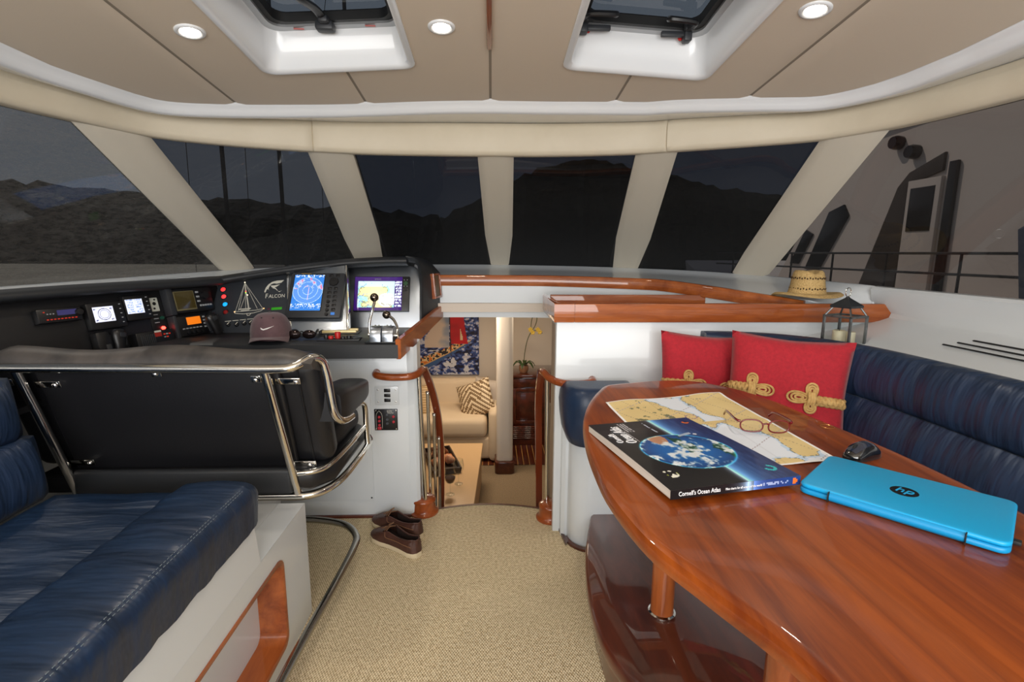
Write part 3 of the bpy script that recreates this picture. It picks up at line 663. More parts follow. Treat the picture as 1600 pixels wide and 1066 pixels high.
# switch panel furniture (frame C)
LEDC = [((.012, .293), rgb(235, 45, 45), 1.6), ((.024, .251), rgb(235, 55, 55), 1.3), ((.04, .206), rgb(20, 150, 225), 1.0), ((.052, .162), rgb(120, 20, 20), .15)]
for (x, y), c, s in LEDC:
    bm = B(); lathe(bm, [(0, .010), (.007, .009), (.011, .005), (.0125, 0), (.0125, -.002)], (x, y, 0), 14); o = finish(bm, 'indicator_lamp', em('lamp_%d_%d' % (int(c[0]*99), int(c[2]*99)), c, s), con, matrix=FM['C'])
    bm = B(); lathe(bm, [(.0125, 0), (.0125, .004), (.015, .003), (.0155, 0)], (x, y, 0), 14, cap=False); finish(bm, 'lamp_bezel', BLACKP, o, matrix=Matrix.Identity(4))
PALE = mat('pale_print', rgb(206, 204, 192), .6)
bm = B()
def ln(p, q, r=.0012):
    d = (Vector(q)-Vector(p)).normalized()*r; n = Vector((-d.y, d.x)); P, Q = Vector(p), Vector(q)
    prism(bm, [tuple(P-n), tuple(Q-n), tuple(Q+n), tuple(P+n)], 0, .0006)
ap = (.113, .335)
for q in ((.098, .165), (.112, .172), (.148, .178), (.160, .178), (.205, .182), (.232, .184)): ln(ap, q, .0008)
ln(ap, (.165, .178), .0016); ln((.132, .275), (.12, .175), .0008)
hull = [(.092, .165), (.14, .168), (.20, .174), (.238, .184), (.225, .170), (.19, .158), (.14, .152), (.098, .155)]
for p, q in zip(hull, hull[1:]+hull[:1]): ln(p, q, .0012)
ln((.112, .178), (.172, .184), .0024); ln((.125, .170), (.165, .176), .0018)
for p, q in (((.158, .152), (.162, .143)), ((.162, .143), (.172, .144)), ((.172, .144), (.178, .155))): ln(p, q)
finish(bm, 'boat_diagram', PALE, con, smooth=0, matrix=FM['C'])
for (x, y), c, s in (((.113, .337), (255, 240, 200), 1.2), ((.128, .283), (255, 70, 50), 1.2), ((.129, .275), (150, 220, 60), 1.0), ((.140, .262), (255, 240, 200), 1.0), ((.095, .164), (255, 200, 140), 1.2), ((.237, .184), (255, 190, 120), 1.2)):
    bm = B(); lathe(bm, [(0, .003), (.0028, .002), (.0035, 0)], (x, y, 0), 8); finish(bm, 'pilot_light', em('pilot_%d%d' % (c[1], c[2]), rgb(*c), s), con, matrix=FM['C'])
bm = B(); box(bm, (.262, .181, 0), (.012, .010, .004), .002); finish(bm, 'push_button', mat('maroon_plastic', rgb(90, 30, 50), .4), con, matrix=FM['C'])
bm = B(); box(bm, (.302, .183, 0), (.052, .014, .004), .001, Matrix.Rotation(.08, 3, 'Z')); finish(bm, 'bar_display', em('green_bar', rgb(40, 130, 20), .5), con, matrix=FM['C'])
# eagle head emblem and lettering
bm = B()
E1 = [(.222, .283), (.226, .305), (.236, .325), (.252, .340), (.275, .348), (.312, .352), (.300, .336), (.278, .330), (.262, .332), (.250, .326), (.243, .314), (.240, .300), (.246, .290), (.238, .298), (.232, .294), (.230, .280), (.226, .276)]
prism(bm, E1, 0, .0008)
prism(bm, [(.248, .318), (.268, .320), (.295, .326), (.280, .312), (.268, .306), (.256, .308)], 0, .0008)
prism(bm, [(.258, .304), (.276, .298), (.290, .286), (.286, .294), (.276, .304), (.268, .308)], 0, .0008)
prism(bm, [(.290, .286), (.302, .284), (.310, .290), (.300, .280)], 0, .0008)
finish(bm, 'eagle_emblem', PALE, con, smooth=0, matrix=FM['C'])
text('F', .038, PALE, con, FM['C'] @ T(.232, .243, .0005) @ RZ(.06), sx=.8)
text('ALCON', .029, PALE, con, FM['C'] @ T(.250, .2445, .0005) @ RZ(.06), sx=.82)
KN = [(.08, .09), (.121, .09), (.157, .097), (.188, .1), (.218, .108), (.249, .111), (.299, .118), (.336, .122)]
for k, (x, y) in enumerate(KN):
    bm = B(); lathe(bm, [(0, .012), (.008, .012), (.010, .010), (.011, 0)], (x, y, 0), 12); kn = finish(bm, 'rotary_knob', BLACKP, con, matrix=FM['C'])
    bm = B(); box(bm, (x+.003, y+.003, .013), (.003, .016, .003), .001, Matrix.Rotation(-.6, 3, 'Z')); finish(bm, 'pointer', PALE, kn, matrix=Matrix.Identity(4))
for k in range(8):   # the line of tiny captions above the knobs, too small to read in the photograph
    x = .058+.036*k; y = .108+.0042*k
    bm = B(); prism(bm, [(x, y), (x+.030, y+.003), (x+.030, y+.0058), (x, y+.0028)], 0, .0006); finish(bm, 'caption_bar', PALE, con, smooth=0, matrix=FM['C'])

# ------------------------------------------------------------------ instruments (each its own thing, set in the panels)
def inst(name, label, cat, key, x0, x1, y0, y1, d, m, bev=.006, group=None):
    r = thing(name, label, cat, group=group, matrix=FM[key] @ T((x0+x1)/2, (y0+y1)/2, 0))
    w_, h_ = x1-x0, y1-y0
    bm = B(); box(bm, (0, 0, d/2), (w_, h_, d), bev); finish(bm, 'housing', m, r)
    return r, w_, h_
def scr(r, cx, cy, w_, h_, z, nx, ny, f, m=None, name='screen'):
    return print_grid(name, nx, ny, f, lambda u, v: (cx+(u-.5)*w_, cy+(v-.5)*h_, z), m or SCREEN, r)
def button(r, x, y, w_, h_, z, m, name='button', bev=.001):
    bm = B(); box(bm, (x, y, z), (w_, h_, .004), bev); return finish(bm, name, m, r)
BTN = mat('button_grey', rgb(70, 74, 80), .5)
BTNL = mat('button_pale', rgb(150, 154, 158), .5)
# radar
def f_radar(U, V):
    x = (U-.5)*.82; y = (V-.56)*1.12; r = np.hypot(x, y)*2.45
    c = np.zeros(U.shape+(3,))+cl(52, 120, 205)
    c = np.where((r < 1)[..., None], cl(86, 138, 215), c)
    for q in (.33, .66, 1.0): c = np.where((np.abs(r-q) < .016)[..., None], cl(170, 205, 245), c)
    n = fbm(U, V, 9, 4, 4)
    land = (r < .98) & (n > .52) & (y > .02) & (y < .40) & (y > .12-.25*np.abs(x))
    c = np.where(land[..., None], cl(175, 190, 225), c); c = np.where((land & (n > .60))[..., None], cl(200, 120, 160), c)
    c = np.where(((np.abs(x-.02) < .006) & (y < .10) & (y > -.30))[..., None], cl(220, 190, 230), c)
    t = vnoise(U, V, 40, 9)
    c = np.where(((V < .20) & (V > .06) & (t > .55) & ((V*100).astype(int) % 5 < 3))[..., None], cl(225, 238, 255), c)
    c = np.where(((V > .94) & (t > .6))[..., None], cl(225, 238, 255), c)
    return c
r, w_, h_ = inst('radar_display', 'grey radar set with a blue round sweep picture on the steel panel', 'radar', 'B', -.035, .243, .090, .352, .035, DARKP, .012)
r.matrix_world = r.matrix_world @ RZ(.0)
scr(r, -.040, .012, .150, .205, .0356, 56, 76, f_radar)
bm = B(); box(bm, (-.040, .012, .035), (.160, .215, .001)); finish(bm, 'screen_border', BLACKP, r)
bm = B(); lathe(bm, [(0, .041), (.024, .040), (.026, .035)], (.085, .075, 0), 8); finish(bm, 'cursor_pad', BLACKP, r)
for i in range(2):
    for j in range(7):
        if i == 0 and j > 2:
            bm = B(); lathe(bm, [(0, .043), (.008, .043), (.009, .035)], (.070, .032-.024*j, 0), 10); finish(bm, 'control_knob', BLACKP, r)
        else: button(r, .070+.030*i, .036-.024*j, .020, .015, .036, BLACKP if j != 6 else em('blue_key', rgb(60, 120, 200), .3), bev=.003)
for i in range(2): button(r, .068+.034*i, .112, .020, .016, .036, BLACKP)
bm = B(); box(bm, (-.06, .122, .0352), (.05, .004, .001)); finish(bm, 'maker_strip', mat('gold_print', rgb(150, 120, 70), .4), r)
# chart plotter
def f_chart(U, V):
    n = fbm(U, V, 3, 5, 21); m = fbm(U, V, 6, 4, 5); d = U-.62+.35*(V-.5)
    sea = cl(196, 228, 232); shallow = cl(150, 205, 225); land = cl(240, 224, 160); green = cl(180, 215, 170)
    c = np.zeros(U.shape+(3,))+sea
    L = .5*n+.5*(1-np.hypot((U-.42)*1.2, (V-.42)))-.18*(V > .8)
    c = np.where((L > .50)[..., None], shallow, c); c = np.where((L > .535)[..., None], green, c); c = np.where((L > .56)[..., None], land, c)
    c = np.where((np.hypot((U-.80)*1.1, V-.28) < .24+.05*m)[..., None], cl(236, 240, 236), c)
    c = np.where(((np.abs(n-.5) < .012) & (U < .35))[..., None], cl(110, 150, 200), c)
    c = np.where((np.abs(L-.56) < .006)[..., None], cl(120, 120, 90), c)
    c = np.where((vnoise(U, V, 30, 3) > .93)[..., None], cl(90, 110, 150), c)
    return c
r, w_, h_ = inst('chart_plotter', 'chart plotter with purple border showing a pale coastal chart', 'plotter', 'A', .054, .352, .083, .281, .022, BLACKP, .003)
PUR = mat('purple_border', rgb(64, 26, 120), .12, coat=1, emit=.25)
bm = B(); box(bm, (-.018, 0, .0222), (.256, .190, .001)); finish(bm, 'purple_border', PUR, r)
scr(r, -.029, -.004, .196, .148, .0236, 64, 48, f_chart)
def f_side(U, V):
    t = vnoise(U, V, 18, 8); c = np.zeros(U.shape+(3,))+cl(60, 40, 120)
    k = ((V*9) % 1 > .25) & (t > .35); return np.where(k[..., None], cl(210, 215, 235), c)
scr(r, .089, -.004, .036, .148, .0236, 10, 40, f_side, name='side_bar')
for j, s in enumerate((.012, .010)):
    bm = B(); lathe(bm, [(0, .026), (s, .026), (s, .022)], (.128, .058-.034*j, 0), 14); finish(bm, 'round_key', em('green_key', rgb(30, 70, 40), .1) if j == 0 else BLACKP, r)
for j in range(8): button(r, .120+.016*(j % 2), .078-.018*(j//2), .005, .005, .0235, BTNL)
text('SIMRAD', .010, BTNL, r, T(-.040, .078, .0232))
# multifunction displays on the port panel
def f_dial(U, V):
    c = np.zeros(U.shape+(3,))+cl(222, 226, 246); R = np.hypot((U-.52)*1.25, V-.5)
    c = np.where(((np.abs(R-.38) < .018) | (np.abs(R-.27) < .012))[..., None], cl(70, 74, 100), c)
    c = np.where((np.hypot((U-.5)*1.25, V-.5) < .10)[..., None], cl(240, 220, 235), c)
    for (a, b) in ((.10, .85), (.9, .85), (.10, .12), (.88, .12)):
        c = np.where(((np.abs(U-a) < .06) & (np.abs(V-b) < .045) & (vnoise(U, V, 22, 2) > .42))[..., None], cl(90, 95, 130), c)
    return c
def f_data(U, V):
    t = vnoise(U, V, 26, 12); c = np.zeros(U.shape+(3,))+cl(222, 228, 248)
    k = ((V*6) % 1 > .35) & (t > .50) & (np.abs(((U*2) % 1)-.5) < .38); return np.where(k[..., None], cl(140, 165, 215), c)
GRP = 'instrument displays on the port panel'
for (x0, x1), f, lab, y0 in (((.400, .546), f_dial, 'black instrument display showing a white wind dial screen', .119), ((.550, .667), f_data, 'black instrument display showing rows of figures on white', .139)):
    r, w_, h_ = inst('instrument_display', lab, 'display', 'D', x0, x1, y0, y0+.110, .028, BLACKP, .006, GRP)
    sw = .080 if f is f_dial else .074
    scr(r, -w_/2+.021+sw/2 if f is f_dial else -w_/2+.006+sw/2, .006, sw, .062, .0286, 48, 40, f)
    for j in range(5): button(r, w_/2-.016, .042-.019*j, .007, .004, .0285, BTNL)
# car stereo
r, w_, h_ = inst('stereo_radio', 'slim black stereo radio with small red lit buttons on port panel', 'radio', 'D', .230, .380, .168, .222, .03, BLACKP, .005)
bm = B(); box(bm, (.025, .008, .0305), (.068, .020, .001)); finish(bm, 'display', em('dim_blue_display', rgb(44, 42, 84), .6), r)
for j in range(9): button(r, -.045+.012*j, -.015, .007, .004, .0305, em('red_key', rgb(170, 40, 24), .5))
for j in range(4): button(r, -.052+.010*j, .006 if j else .014, .005, .004, .0305, BTNL if j else em('red_key', rgb(170, 40, 24), .5))
bm = B(); lathe(bm, [(0, .042), (.012, .041), (.014, .03)], (.064, .004, 0), 14); finish(bm, 'volume_knob', BLACKP, r)
# outlet plate
r, w_, h_ = inst('socket_plate', 'small pale outlet plate beside the figure display', 'socket', 'D', .677, .718, .170, .233, .006, mat('pale_plate', rgb(196, 200, 190), .5), .002)
for x, y, s in ((0, .004, .008), (-.004, -.018, .005), (.005, .022, .004)):
    bm = B(); lathe(bm, [(0, .0075), (s, .0075), (s, .006)], (x, y, 0), 10); finish(bm, 'socket_hole', RUBBER, r)
# navtex / gps
r, w_, h_ = inst('weather_receiver', 'black receiver with a large unlit olive brown screen', 'receiver', 'D', .742, .983, .144, .262, .034, BLACKP, .005)
bm = B(); box(bm, (-.032, .0, .0345), (.108, .092, .002), .001); finish(bm, 'screen_frame', mat('frame_olive', rgb(120, 112, 80), .4), r)
bm = B(); box(bm, (-.032, .002, .0356), (.098, .082, .001)); finish(bm, 'screen', mat('olive_screen', rgb(72, 62, 26), .15, coat=1), r)
bm = B(); lathe(bm, [(0, .050), (.017, .049), (.019, .034)], (.075, .018, 0), 16); finish(bm, 'dial_knob', BLACKP, r)
for j in range(3): button(r, .040, .036-.022*j, .016, .009, .035, BTNL)
for j in range(5): button(r, .046+.014*j, -.030, .011, .009, .035, BTNL)
bm = B(); box(bm, (-.108, 0, .022), (.030, .128, .044), .004); finish(bm, 'side_bracket', DARKP, r)
# vhf radio with orange screen
r, w_, h_ = inst('vhf_radio', 'black marine radio with a lit orange screen', 'radio', 'D', .757, .918, .034, .130, .04, BLACKP, .005)
bm = B(); box(bm, (.006, .022, .0405), (.074, .036, .001)); finish(bm, 'screen', em('orange_screen', rgb(215, 110, 20), .75), r)
for j in range(6): button(r, -.055+.018*j, -.012, .012, .006, .041, BTNL)
for j in range(4): button(r, .062, .034-.016*j, .012, .008, .041, BTNL)
for j in range(4):
    bm = B(); lathe(bm, [(0, .052), (.008, .051), (.009, .04)], (-.040+.026*j, -.032, 0), 12); finish(bm, 'control_knob', BLACKP, r)
bm = B(); box(bm, (-.088, 0, .022), (.018, .11, .044), .004); finish(bm, 'side_bracket', DARKP, r)
# second radio lower down
r, w_, h_ = inst('ssb_radio', 'black radio with a ribbed speaker grille and small red keys', 'radio', 'D', .548, .720, .000, .082, .05, BLACKP, .005)
for j in range(8):
    bm = B(); box(bm, (-.066+.0085*j, -.002, .0505), (.004, .062, .004), .001); finish(bm, 'grille_rib', DARKP, r)
bm = B(); box(bm, (.010, .022, .0505), (.034, .018, .001)); finish(bm, 'display', em('dim_red_display', rgb(110, 24, 16), .5), r)
bm = B(); box(bm, (.012, .036, .0508), (.030, .008, .002)); finish(bm, 'label_plate', PALE, r)
for j in range(5): button(r, .002+.015*j, -.016, .011, .009, .051, BTNL if j % 2 else em('red_key', rgb(170, 40, 24), .5))
for j in range(5): button(r, .040+.012*(j % 3), .020-.013*(j//3), .008, .006, .051, BTNL if j % 2 else em('red_key', rgb(170, 40, 24), .5))
# the lit red alarm lamp with its small switches
r, w_, h_ = inst('alarm_switch_plate', 'small black switch plate with a glowing red lamp', 'switch', 'D', .665, .732, .084, .166, .004, BLACKP, .002)
bm = B(); lathe(bm, [(0, .016), (.006, .014), (.008, .008), (.008, .003)], (.012, -.034, 0), 12); finish(bm, 'red_lamp', em('bright_red_lamp', (1.0, .03, .02), 9), r)
for j in range(3): button(r, -.008, .030-.018*j, .022, .004, .0048, BTNL)
bm = B(); lathe(bm, [(0, .012), (.008, .012), (.009, .003)], (.018, .012, 0), 10); finish(bm, 'toggle', mat('green_plastic', rgb(20, 70, 56), .4), r)
# microphones
def mic(loc_m, label, name='handset_microphone', cord=True):
    r = thing(name, label, 'microphone', group='radio handsets on the port panel', matrix=loc_m)
    bm = B()
    rows = []
    for z, w2, d2 in ((-.055, .016, .012), (-.045, .022, .016), (-.01, .024, .018), (.02, .030, .020), (.038, .031, .020), (.048, .026, .016), (.052, .016, .010)):
        rows.append([(w2*math.cos(a), z, .02+d2*math.sin(a)) for a in [2*PI*k/14 for k in range(14)]])
    loft(bm, rows, closed=True, caps=True); finish(bm, 'body', BLACKP, r, smooth=60)
    bm = B(); box(bm, (0, .026, .040), (.028, .020, .004), .002); finish(bm, 'grille', DARKP, r)
    bm = B(); box(bm, (.024, 0, .022), (.010, .034, .014), .003); finish(bm, 'talk_key', DARKP, r)
    bm = B(); box(bm, (0, .0, -.002), (.05, .06, .008), .003); finish(bm, 'clip', DARKP, r)
    if cord:
        bm = B(); base = catmull([(0, -.055, .02), (.004, -.072, .03), (.03, -.085, .055), (.075, -.088, .10), (.115, -.088, .145)], 24)
        P = []
        for i in range(len(base)*5):
            t = i/(len(base)*5-1)*(len(base)-1); j = min(int(t), len(base)-2); q = base[j].lerp(base[j+1], t-j)
            a = i*.9; P.append(q+Vector((0, math.cos(a), math.sin(a)))*.0065)
        tube(bm, P, .0022, 5); finish(bm, 'coiled_cord', RUBBER, r)
    return r
mic(FM['D'] @ T(.905, .072, .075) @ RZ(.22), 'black fist microphone with a coiled cord beside the orange screen radio')
mic(FM['D'] @ T(.480, .060, .02) @ RZ(-.15) @ Matrix.Rotation(.2, 4, 'Y'), 'black fist microphone below the wind dial display', cord=False)
r = thing('microphone_cradle', 'black cradle holding the microphone under the wind dial', 'cradle', matrix=FM['D'] @ T(.425, .060, 0))
bm = B(); box(bm, (0, 0, .022), (.055, .10, .044), .010); finish(bm, 'body', BLACKP, r)
bm = B(); box(bm, (.010, -.02, .045), (.02, .03, .006), .002); finish(bm, 'switch', DARKP, r)

# ------------------------------------------------------------------ things on the counter
CZ = .899
th = thing('throttle_control', 'chrome twin lever throttle control on the counter end', 'throttle', (-.495, 2.33, CZ))
for k, x in enumerate((-.027, .027)):
    bm = B(); prof = [(-.05, 0), (-.05, .022)]+[(.05*math.cos(PI-PI*j/12), .022+.048*math.sin(PI*j/12)) for j in range(1, 12)]+[(.05, .022), (.05, 0)]
    prism(bm, prof, x-.025, x+.025, .003, 'X'); hd = finish(bm, 'drum', BRUSH, th)
    for s in (-.010, .006):
        bm = B(); box(bm, (x+s, .025, .064), (.006, .028, .003), .001, Matrix.Rotation(-.55, 3, 'X')); finish(bm, 'gold_mark', mat('black_gold_mark', rgb(60, 50, 16), .4), hd)
bm = B(); tube(bm, catmull([(-.060, -.005, .03), (-.060, .0, .08), (-.050, .012, .13), (-.038, .012, .17), (-.036, .010, .188)], 5), .0065, 10, sy=1.3); tube(bm, [(-.065, -.005, .03), (-.052, -.005, .03)], .012, 12); lv = finish(bm, 'lever', STEEL, th, smooth=60)
bm = B(); lathe(bm, [(0, -.020), (.010, -.017), (.0175, -.009), (.020, 0), (.0175, .009), (.010, .017), (0, .020)], (-.036, .010, .198), 18); finish(bm, 'ball_knob', mat('dark_chrome', rgb(120, 110, 100), .12, metal=1), lv)
bm = B(); tube(bm, catmull([(.062, -.002, .025), (.060, .022, .06), (.040, .05, .09), (.018, .066, .105)], 5), .0065, 10, sy=1.3); tube(bm, [(.067, -.002, .025), (.053, -.002, .025)], .012, 12); lv = finish(bm, 'lever', STEEL, th, smooth=60)
bm = B(); lathe(bm, [(0, -.020), (.010, -.017), (.0175, -.009), (.020, 0), (.0175, .009), (.010, .017), (0, .020)], (.004, .070, .112), 18); finish(bm, 'ball_knob', mat('dark_chrome', rgb(120, 110, 100), .12, metal=1), lv)
bm = B(); box(bm, (0, 0, .002), (.14, .13, .004), .002); finish(bm, 'base_plate', BLACKP, th)
# baseball cap
cp = thing('baseball_cap', 'faded plum baseball cap with white swoosh on the counter', 'cap', (-1.01, 2.36, CZ), (0, 0, .22))
CAPM = mat('plum_cotton', rgb(100, 76, 80), .9, bump=.4, bscale=(400, 400, 400), bdist=.0008, var=rgb(82, 60, 66), vscale=(14, 14, 14), sheen=.2)
def cap_r(a, t):
    z = .115*math.sin(t)**.9+.012; r = .088*max(0, math.cos(t))**.62
    r *= 1+.02*math.sin(3*a)*math.cos(t); k = 1.06 if math.sin(a) < 0 else 1.0
    z += .004*math.sin(2*a+1)*math.cos(t)
    return Vector((r*math.cos(a), r*math.sin(a)*k, z))
bm = B(); loft(bm, [[cap_r(2*PI*i/36, PI/2*j/12) for i in range(36)] for j in range(13)], closed=True); finish(bm, 'crown', CAPM, cp, smooth=80)
rows = []
for j in range(7):
    s = j/6; row = []
    for i in range(17):
        a = PI+.35+(PI-.70)*i/16; d = (a-1.5*PI); ext = .062*(math.cos(d*.78))**.8*s
        p = Vector((.088*math.cos(a)*(1+.0*s), .092*math.sin(a)-ext, .017+.030*math.cos(d*1.25)*(.35+.65*s)-.020*s))
        row.append(p)
    rows.append(row)
bm = B(); loft(bm, rows); thicken(bm, .003); finish(bm, 'brim', CAPM, cp, smooth=70)
bm = B(); lathe(bm, [(0, .004), (.006, .003), (.008, 0)], (0, 0, .126), 10); finish(bm, 'top_button', CAPM, cp)
sw = [(-.030, .004), (-.026, -.004), (-.016, -.008), (.002, -.002), (.034, .010), (.002, .003), (-.016, -.003), (-.023, .0)]
bm = B(); top = []
for x, y in sw:
    best = min(((abs((q := cap_r(1.5*PI+x*11, t)).z-(.066+y)), q) for t in [PI/2*k/60 for k in range(60)]), key=lambda e: e[0])[1]
    top.append(bm.verts.new(best*1.0+Vector((0, -.0022, 0))))
bm.faces.new(top); thicken(bm, .0012); finish(bm, 'swoosh', mat('white_thread', rgb(226, 224, 222), .7), cp, smooth=0)
for s in (-.4, .4):
    q = cap_r(1.5*PI+s, 1.0)
    bm = B(); lathe(bm, [(.0015, .001), (.003, .0015), (.0035, 0)], tuple(q+Vector((0, -.001, 0))), 8, 'Y'); finish(bm, 'eyelet', RUBBER, cp)
# sunglasses
sg = thing('sunglasses', 'shiny dark sunglasses lying on the counter beside the cap', 'sunglasses', (-.875, 2.37, CZ+.003), (0, 0, .1))
DL = mat('dark_lens', rgb(40, 30, 30), .05, metal=.6)
for k, x in enumerate((-.032, .034)):
    rows = []
    for j in range(7):
        r_ = [1, .95, .8, .6, .4, .2, .02][j]
        rows.append([(x+.030*r_*math.cos(a), -.010*(1-r_*r_)-.012+.0015*abs(x)*10, .022+.021*r_*math.sin(a)) for a in [2*PI*q/18 for q in range(18)]])
    bm = B(); loft(bm, rows, closed=True); thicken(bm, .002); finish(bm, 'lens', DL, sg, smooth=60)
bm = B(); tube(bm, catmull([(-.012, -.010, .030), (0, -.006, .036), (.012, -.010, .030)], 4), .003, 8); finish(bm, 'bridge', BLACKP, sg)
for s in (-1, 1):
    bm = B(); tube(bm, catmull([(s*.064, -.008, .030), (s*.066, .03, .032), (s*.05, .085, .028), (s*.035, .105, .008)], 5), .0035, 8, sy=1.6); finish(bm, 'temple', BLACKP, sg)
# brass rule
pr_ = thing('rolling_rule', 'pale brass double rule with dark ends on the counter', 'ruler', (-.757, 2.57, CZ), (0, 0, .09))
BRS = mat('pale_brass', rgb(226, 206, 150), .3, metal=.25)
for k, y in enumerate((-.030, .030)):
    bm = B(); box(bm, (0, y, .010), (.165, .020, .016), .004); finish(bm, 'bar', BRS, pr_)
bm = B(); box(bm, (-.09, 0, .008), (.014, .085, .016), .003); finish(bm, 'end_piece', BLACKP, pr_)
bm = B(); box(bm, (0, 0, .003), (.19, .095, .005), .002); finish(bm, 'base', DARKP, pr_)
# remote control strip with red and black knobs
rc = thing('thruster_control', 'small black control panel with red and black knobs at the counter edge', 'control panel', (-.700, 2.36, CZ), (0, 0, .06))
bm = B(); box(bm, (0, 0, .004), (.19, .085, .008), .003); finish(bm, 'plate', BLACKP, rc)
RED = mat('red_plastic', rgb(190, 30, 26), .4)
for x, y, r_, h_, m_ in ((-.060, -.004, .011, .026, BLACKP), (-.038, -.010, .012, .020, RED), (-.010, .004, .014, .036, RED), (.016, -.012, .011, .016, BLACKP), (.042, -.004, .012, .020, BLACKP)):
    bm = B(); lathe(bm, [(0, h_), (r_*.85, h_), (r_, h_-.004), (r_*.9, .006)], (x, y, 0), 14); finish(bm, 'knob', m_, rc)
bm = B(); box(bm, (.075, 0, .010), (.04, .03, .006), .002, Matrix.Rotation(.4, 3, 'Z')); finish(bm, 'rocker', DARKP, rc)
# plates on the cabinet face
so = thing('outlet_panel', 'white outlet plate with three black sockets on the cabinet face', 'socket', (-.50, 2.387, .624))
bm = B(); box(bm, (0, -.002, 0), (.112, .006, .092), .003); finish(bm, 'plate', WHITE, so)
for k in range(3):
    bm = B(); box(bm, (.002, -.005, .026-.024*k), (.030, .006, .017), .002); finish(bm, 'socket', BLACKP, so)
for x in (-.042, .042):
    for z in (-.03, .03):
        bm = B(); lathe(bm, [(0, .003), (.003, .002), (.0035, 0)], (x, -.005, z), 8, 'Y'); finish(bm, 'screw', STEEL, so)
tc_ = thing('bow_thruster_panel', 'square black panel with boat outline and red lamps below the sockets', 'control panel', (-.508, 2.387, .505))
bm = B(); box(bm, (0, -.003, 0), (.110, .007, .106), .002); finish(bm, 'plate', BLACKP, tc_)
bm = B()
for s in (-1, 1): tube(bm, catmull([(-.032+s*.0, -.007, .046), (-.032+s*.014, -.007, .022), (-.032+s*.014, -.007, -.044)], 5), .0008, 5)
finish(bm, 'boat_outline', PALE, tc_)
for x, z, c in ((-.032, .014, 0), (-.032, -.006, 0), (-.032, -.026, 0), (.006, .026, 1), (.006, .002, 1), (.006, -.018, 1), (.036, .016, 0), (.036, -.010, 0)):
    bm = B(); lathe(bm, [(0, .006), (.0055, .005), (.0065, 0)], (x, -.0065, z), 10, 'Y'); finish(bm, 'button', em('dim_red_lamp', rgb(150, 34, 44), .25) if c == 0 else BTN, tc_)
bm = B(); box(bm, (-.032, -.0068, -.042), (.018, .002, .014), .001); finish(bm, 'red_label', em('dim_red_lamp', rgb(150, 34, 44), .25), tc_)
MX = frame_matrix((0, -.0068, 0), (1, 0, 0), (0, 0, 1))
text('BOW', .010, PALE, tc_, T(.006, 0, .040) @ MX); text('THRUSTER', .008, PALE, tc_, T(.006, 0, .032) @ MX, sx=.8)
for x, z in ((-.048, .046), (.048, .046), (-.048, -.046), (.048, -.046)):
    bm = B(); lathe(bm, [(0, .003), (.0035, .002), (.004, 0)], (x, -.0065, z), 8, 'Y'); finish(bm, 'screw', STEEL, tc_)

# ================================================================== HELM SEAT
hs = thing('helm_bench', 'double helm seat of black vinyl in a polished steel tube frame', 'seat', (-1.06, 1.9, 0))
HM = T(1.06, -1.9, 0)
def hpart(bm, name, m, smooth=50, par=None):
    o = finish(bm, name, m, hs if par is None else par, smooth=smooth, matrix=HM if par is None else Matrix.Identity(4)); return o
# reclined back: a plane through the bar at the top and the rail at the bottom
bt, bb = Vector((0, 1.635, .93)), Vector((0, 1.755, .53)); bdir = (bt-bb).normalized(); bn = Vector((0, bdir.z, -bdir.y))
def bpt(x, s, d): q = bb+(bt-bb)*s+bn*d; return (x, q.y, q.z)
def back_slab(x0, x1, s0, s1, d0, d1, bev, seg=3):
    t = B(); box(t, (0, 0, 0), (x1-x0, d1-d0, (s1-s0)*(bt-bb).length), bev, None, seg)
    ang = math.atan2(bdir.y, bdir.z)
    bmesh.ops.rotate(t, cent=(0, 0, 0), matrix=Matrix.Rotation(-ang, 3, 'X'), verts=t.verts)
    c = bpt((x0+x1)/2, (s0+s1)/2, (d0+d1)/2); bmesh.ops.translate(t, vec=c, verts=t.verts); return t
hpart(back_slab(-1.46, -.69, .02, .985, .006, .03, .010), 'back_panel', BLACKV)
hpart(back_slab(-1.62, -.575, -.02, 1.02, .03, .135, .045, 5), 'back_cushion', BLACKV, 60)
rows = []
for i in range(41):   # rolled top of the backrest, a little uneven
    x = -1.63+1.055*i/40; e = min(1, min(i, 40-i)/3.5); h = .055*(.35+.65*e)+.008*math.sin(i*.32+.6)
    rows.append([(x, 1.625+.012*(1-e), .925), (x, 1.618, .935+h*.45), (x, 1.640, .935+h*.85), (x, 1.685, .935+h), (x, 1.74, .925+h*.9), (x, 1.78, .90+h*.5), (x, 1.785, .88)])
bm = B(); loft(bm, rows, caps=True); hpart(bm, 'top_roll', GREYV, 70)
bm = B(); tube(bm, [bpt(-.640, .02, .027), bpt(-.640, .5, .024), bpt(-.640, .97, .027)], .0035, 7); hpart(bm, 'piping', BLACKV)
# seat pad and base
bm = B(); prism(bm, [(-1.56, 1.72), (-.64, 1.72), (-.575, 1.80), (-.565, 2.20), (-.60, 2.24), (-1.55, 2.24)], .462, .545, .022); hpart(bm, 'seat_base', BLACKV)
bm = B(); prism(bm, [(-1.54, 1.80), (-.68, 1.80), (-.60, 1.84), (-.585, 2.18), (-.62, 2.22), (-1.54, 2.22)], .54, .635, .035, seg=4); hpart(bm, 'seat_cushion', BLACKV, 60)
bm = B(); box(bm, (-1.07, 1.722, .505), (.74, .03, .095), .012); hpart(bm, 'ribbed_apron', CHARV)
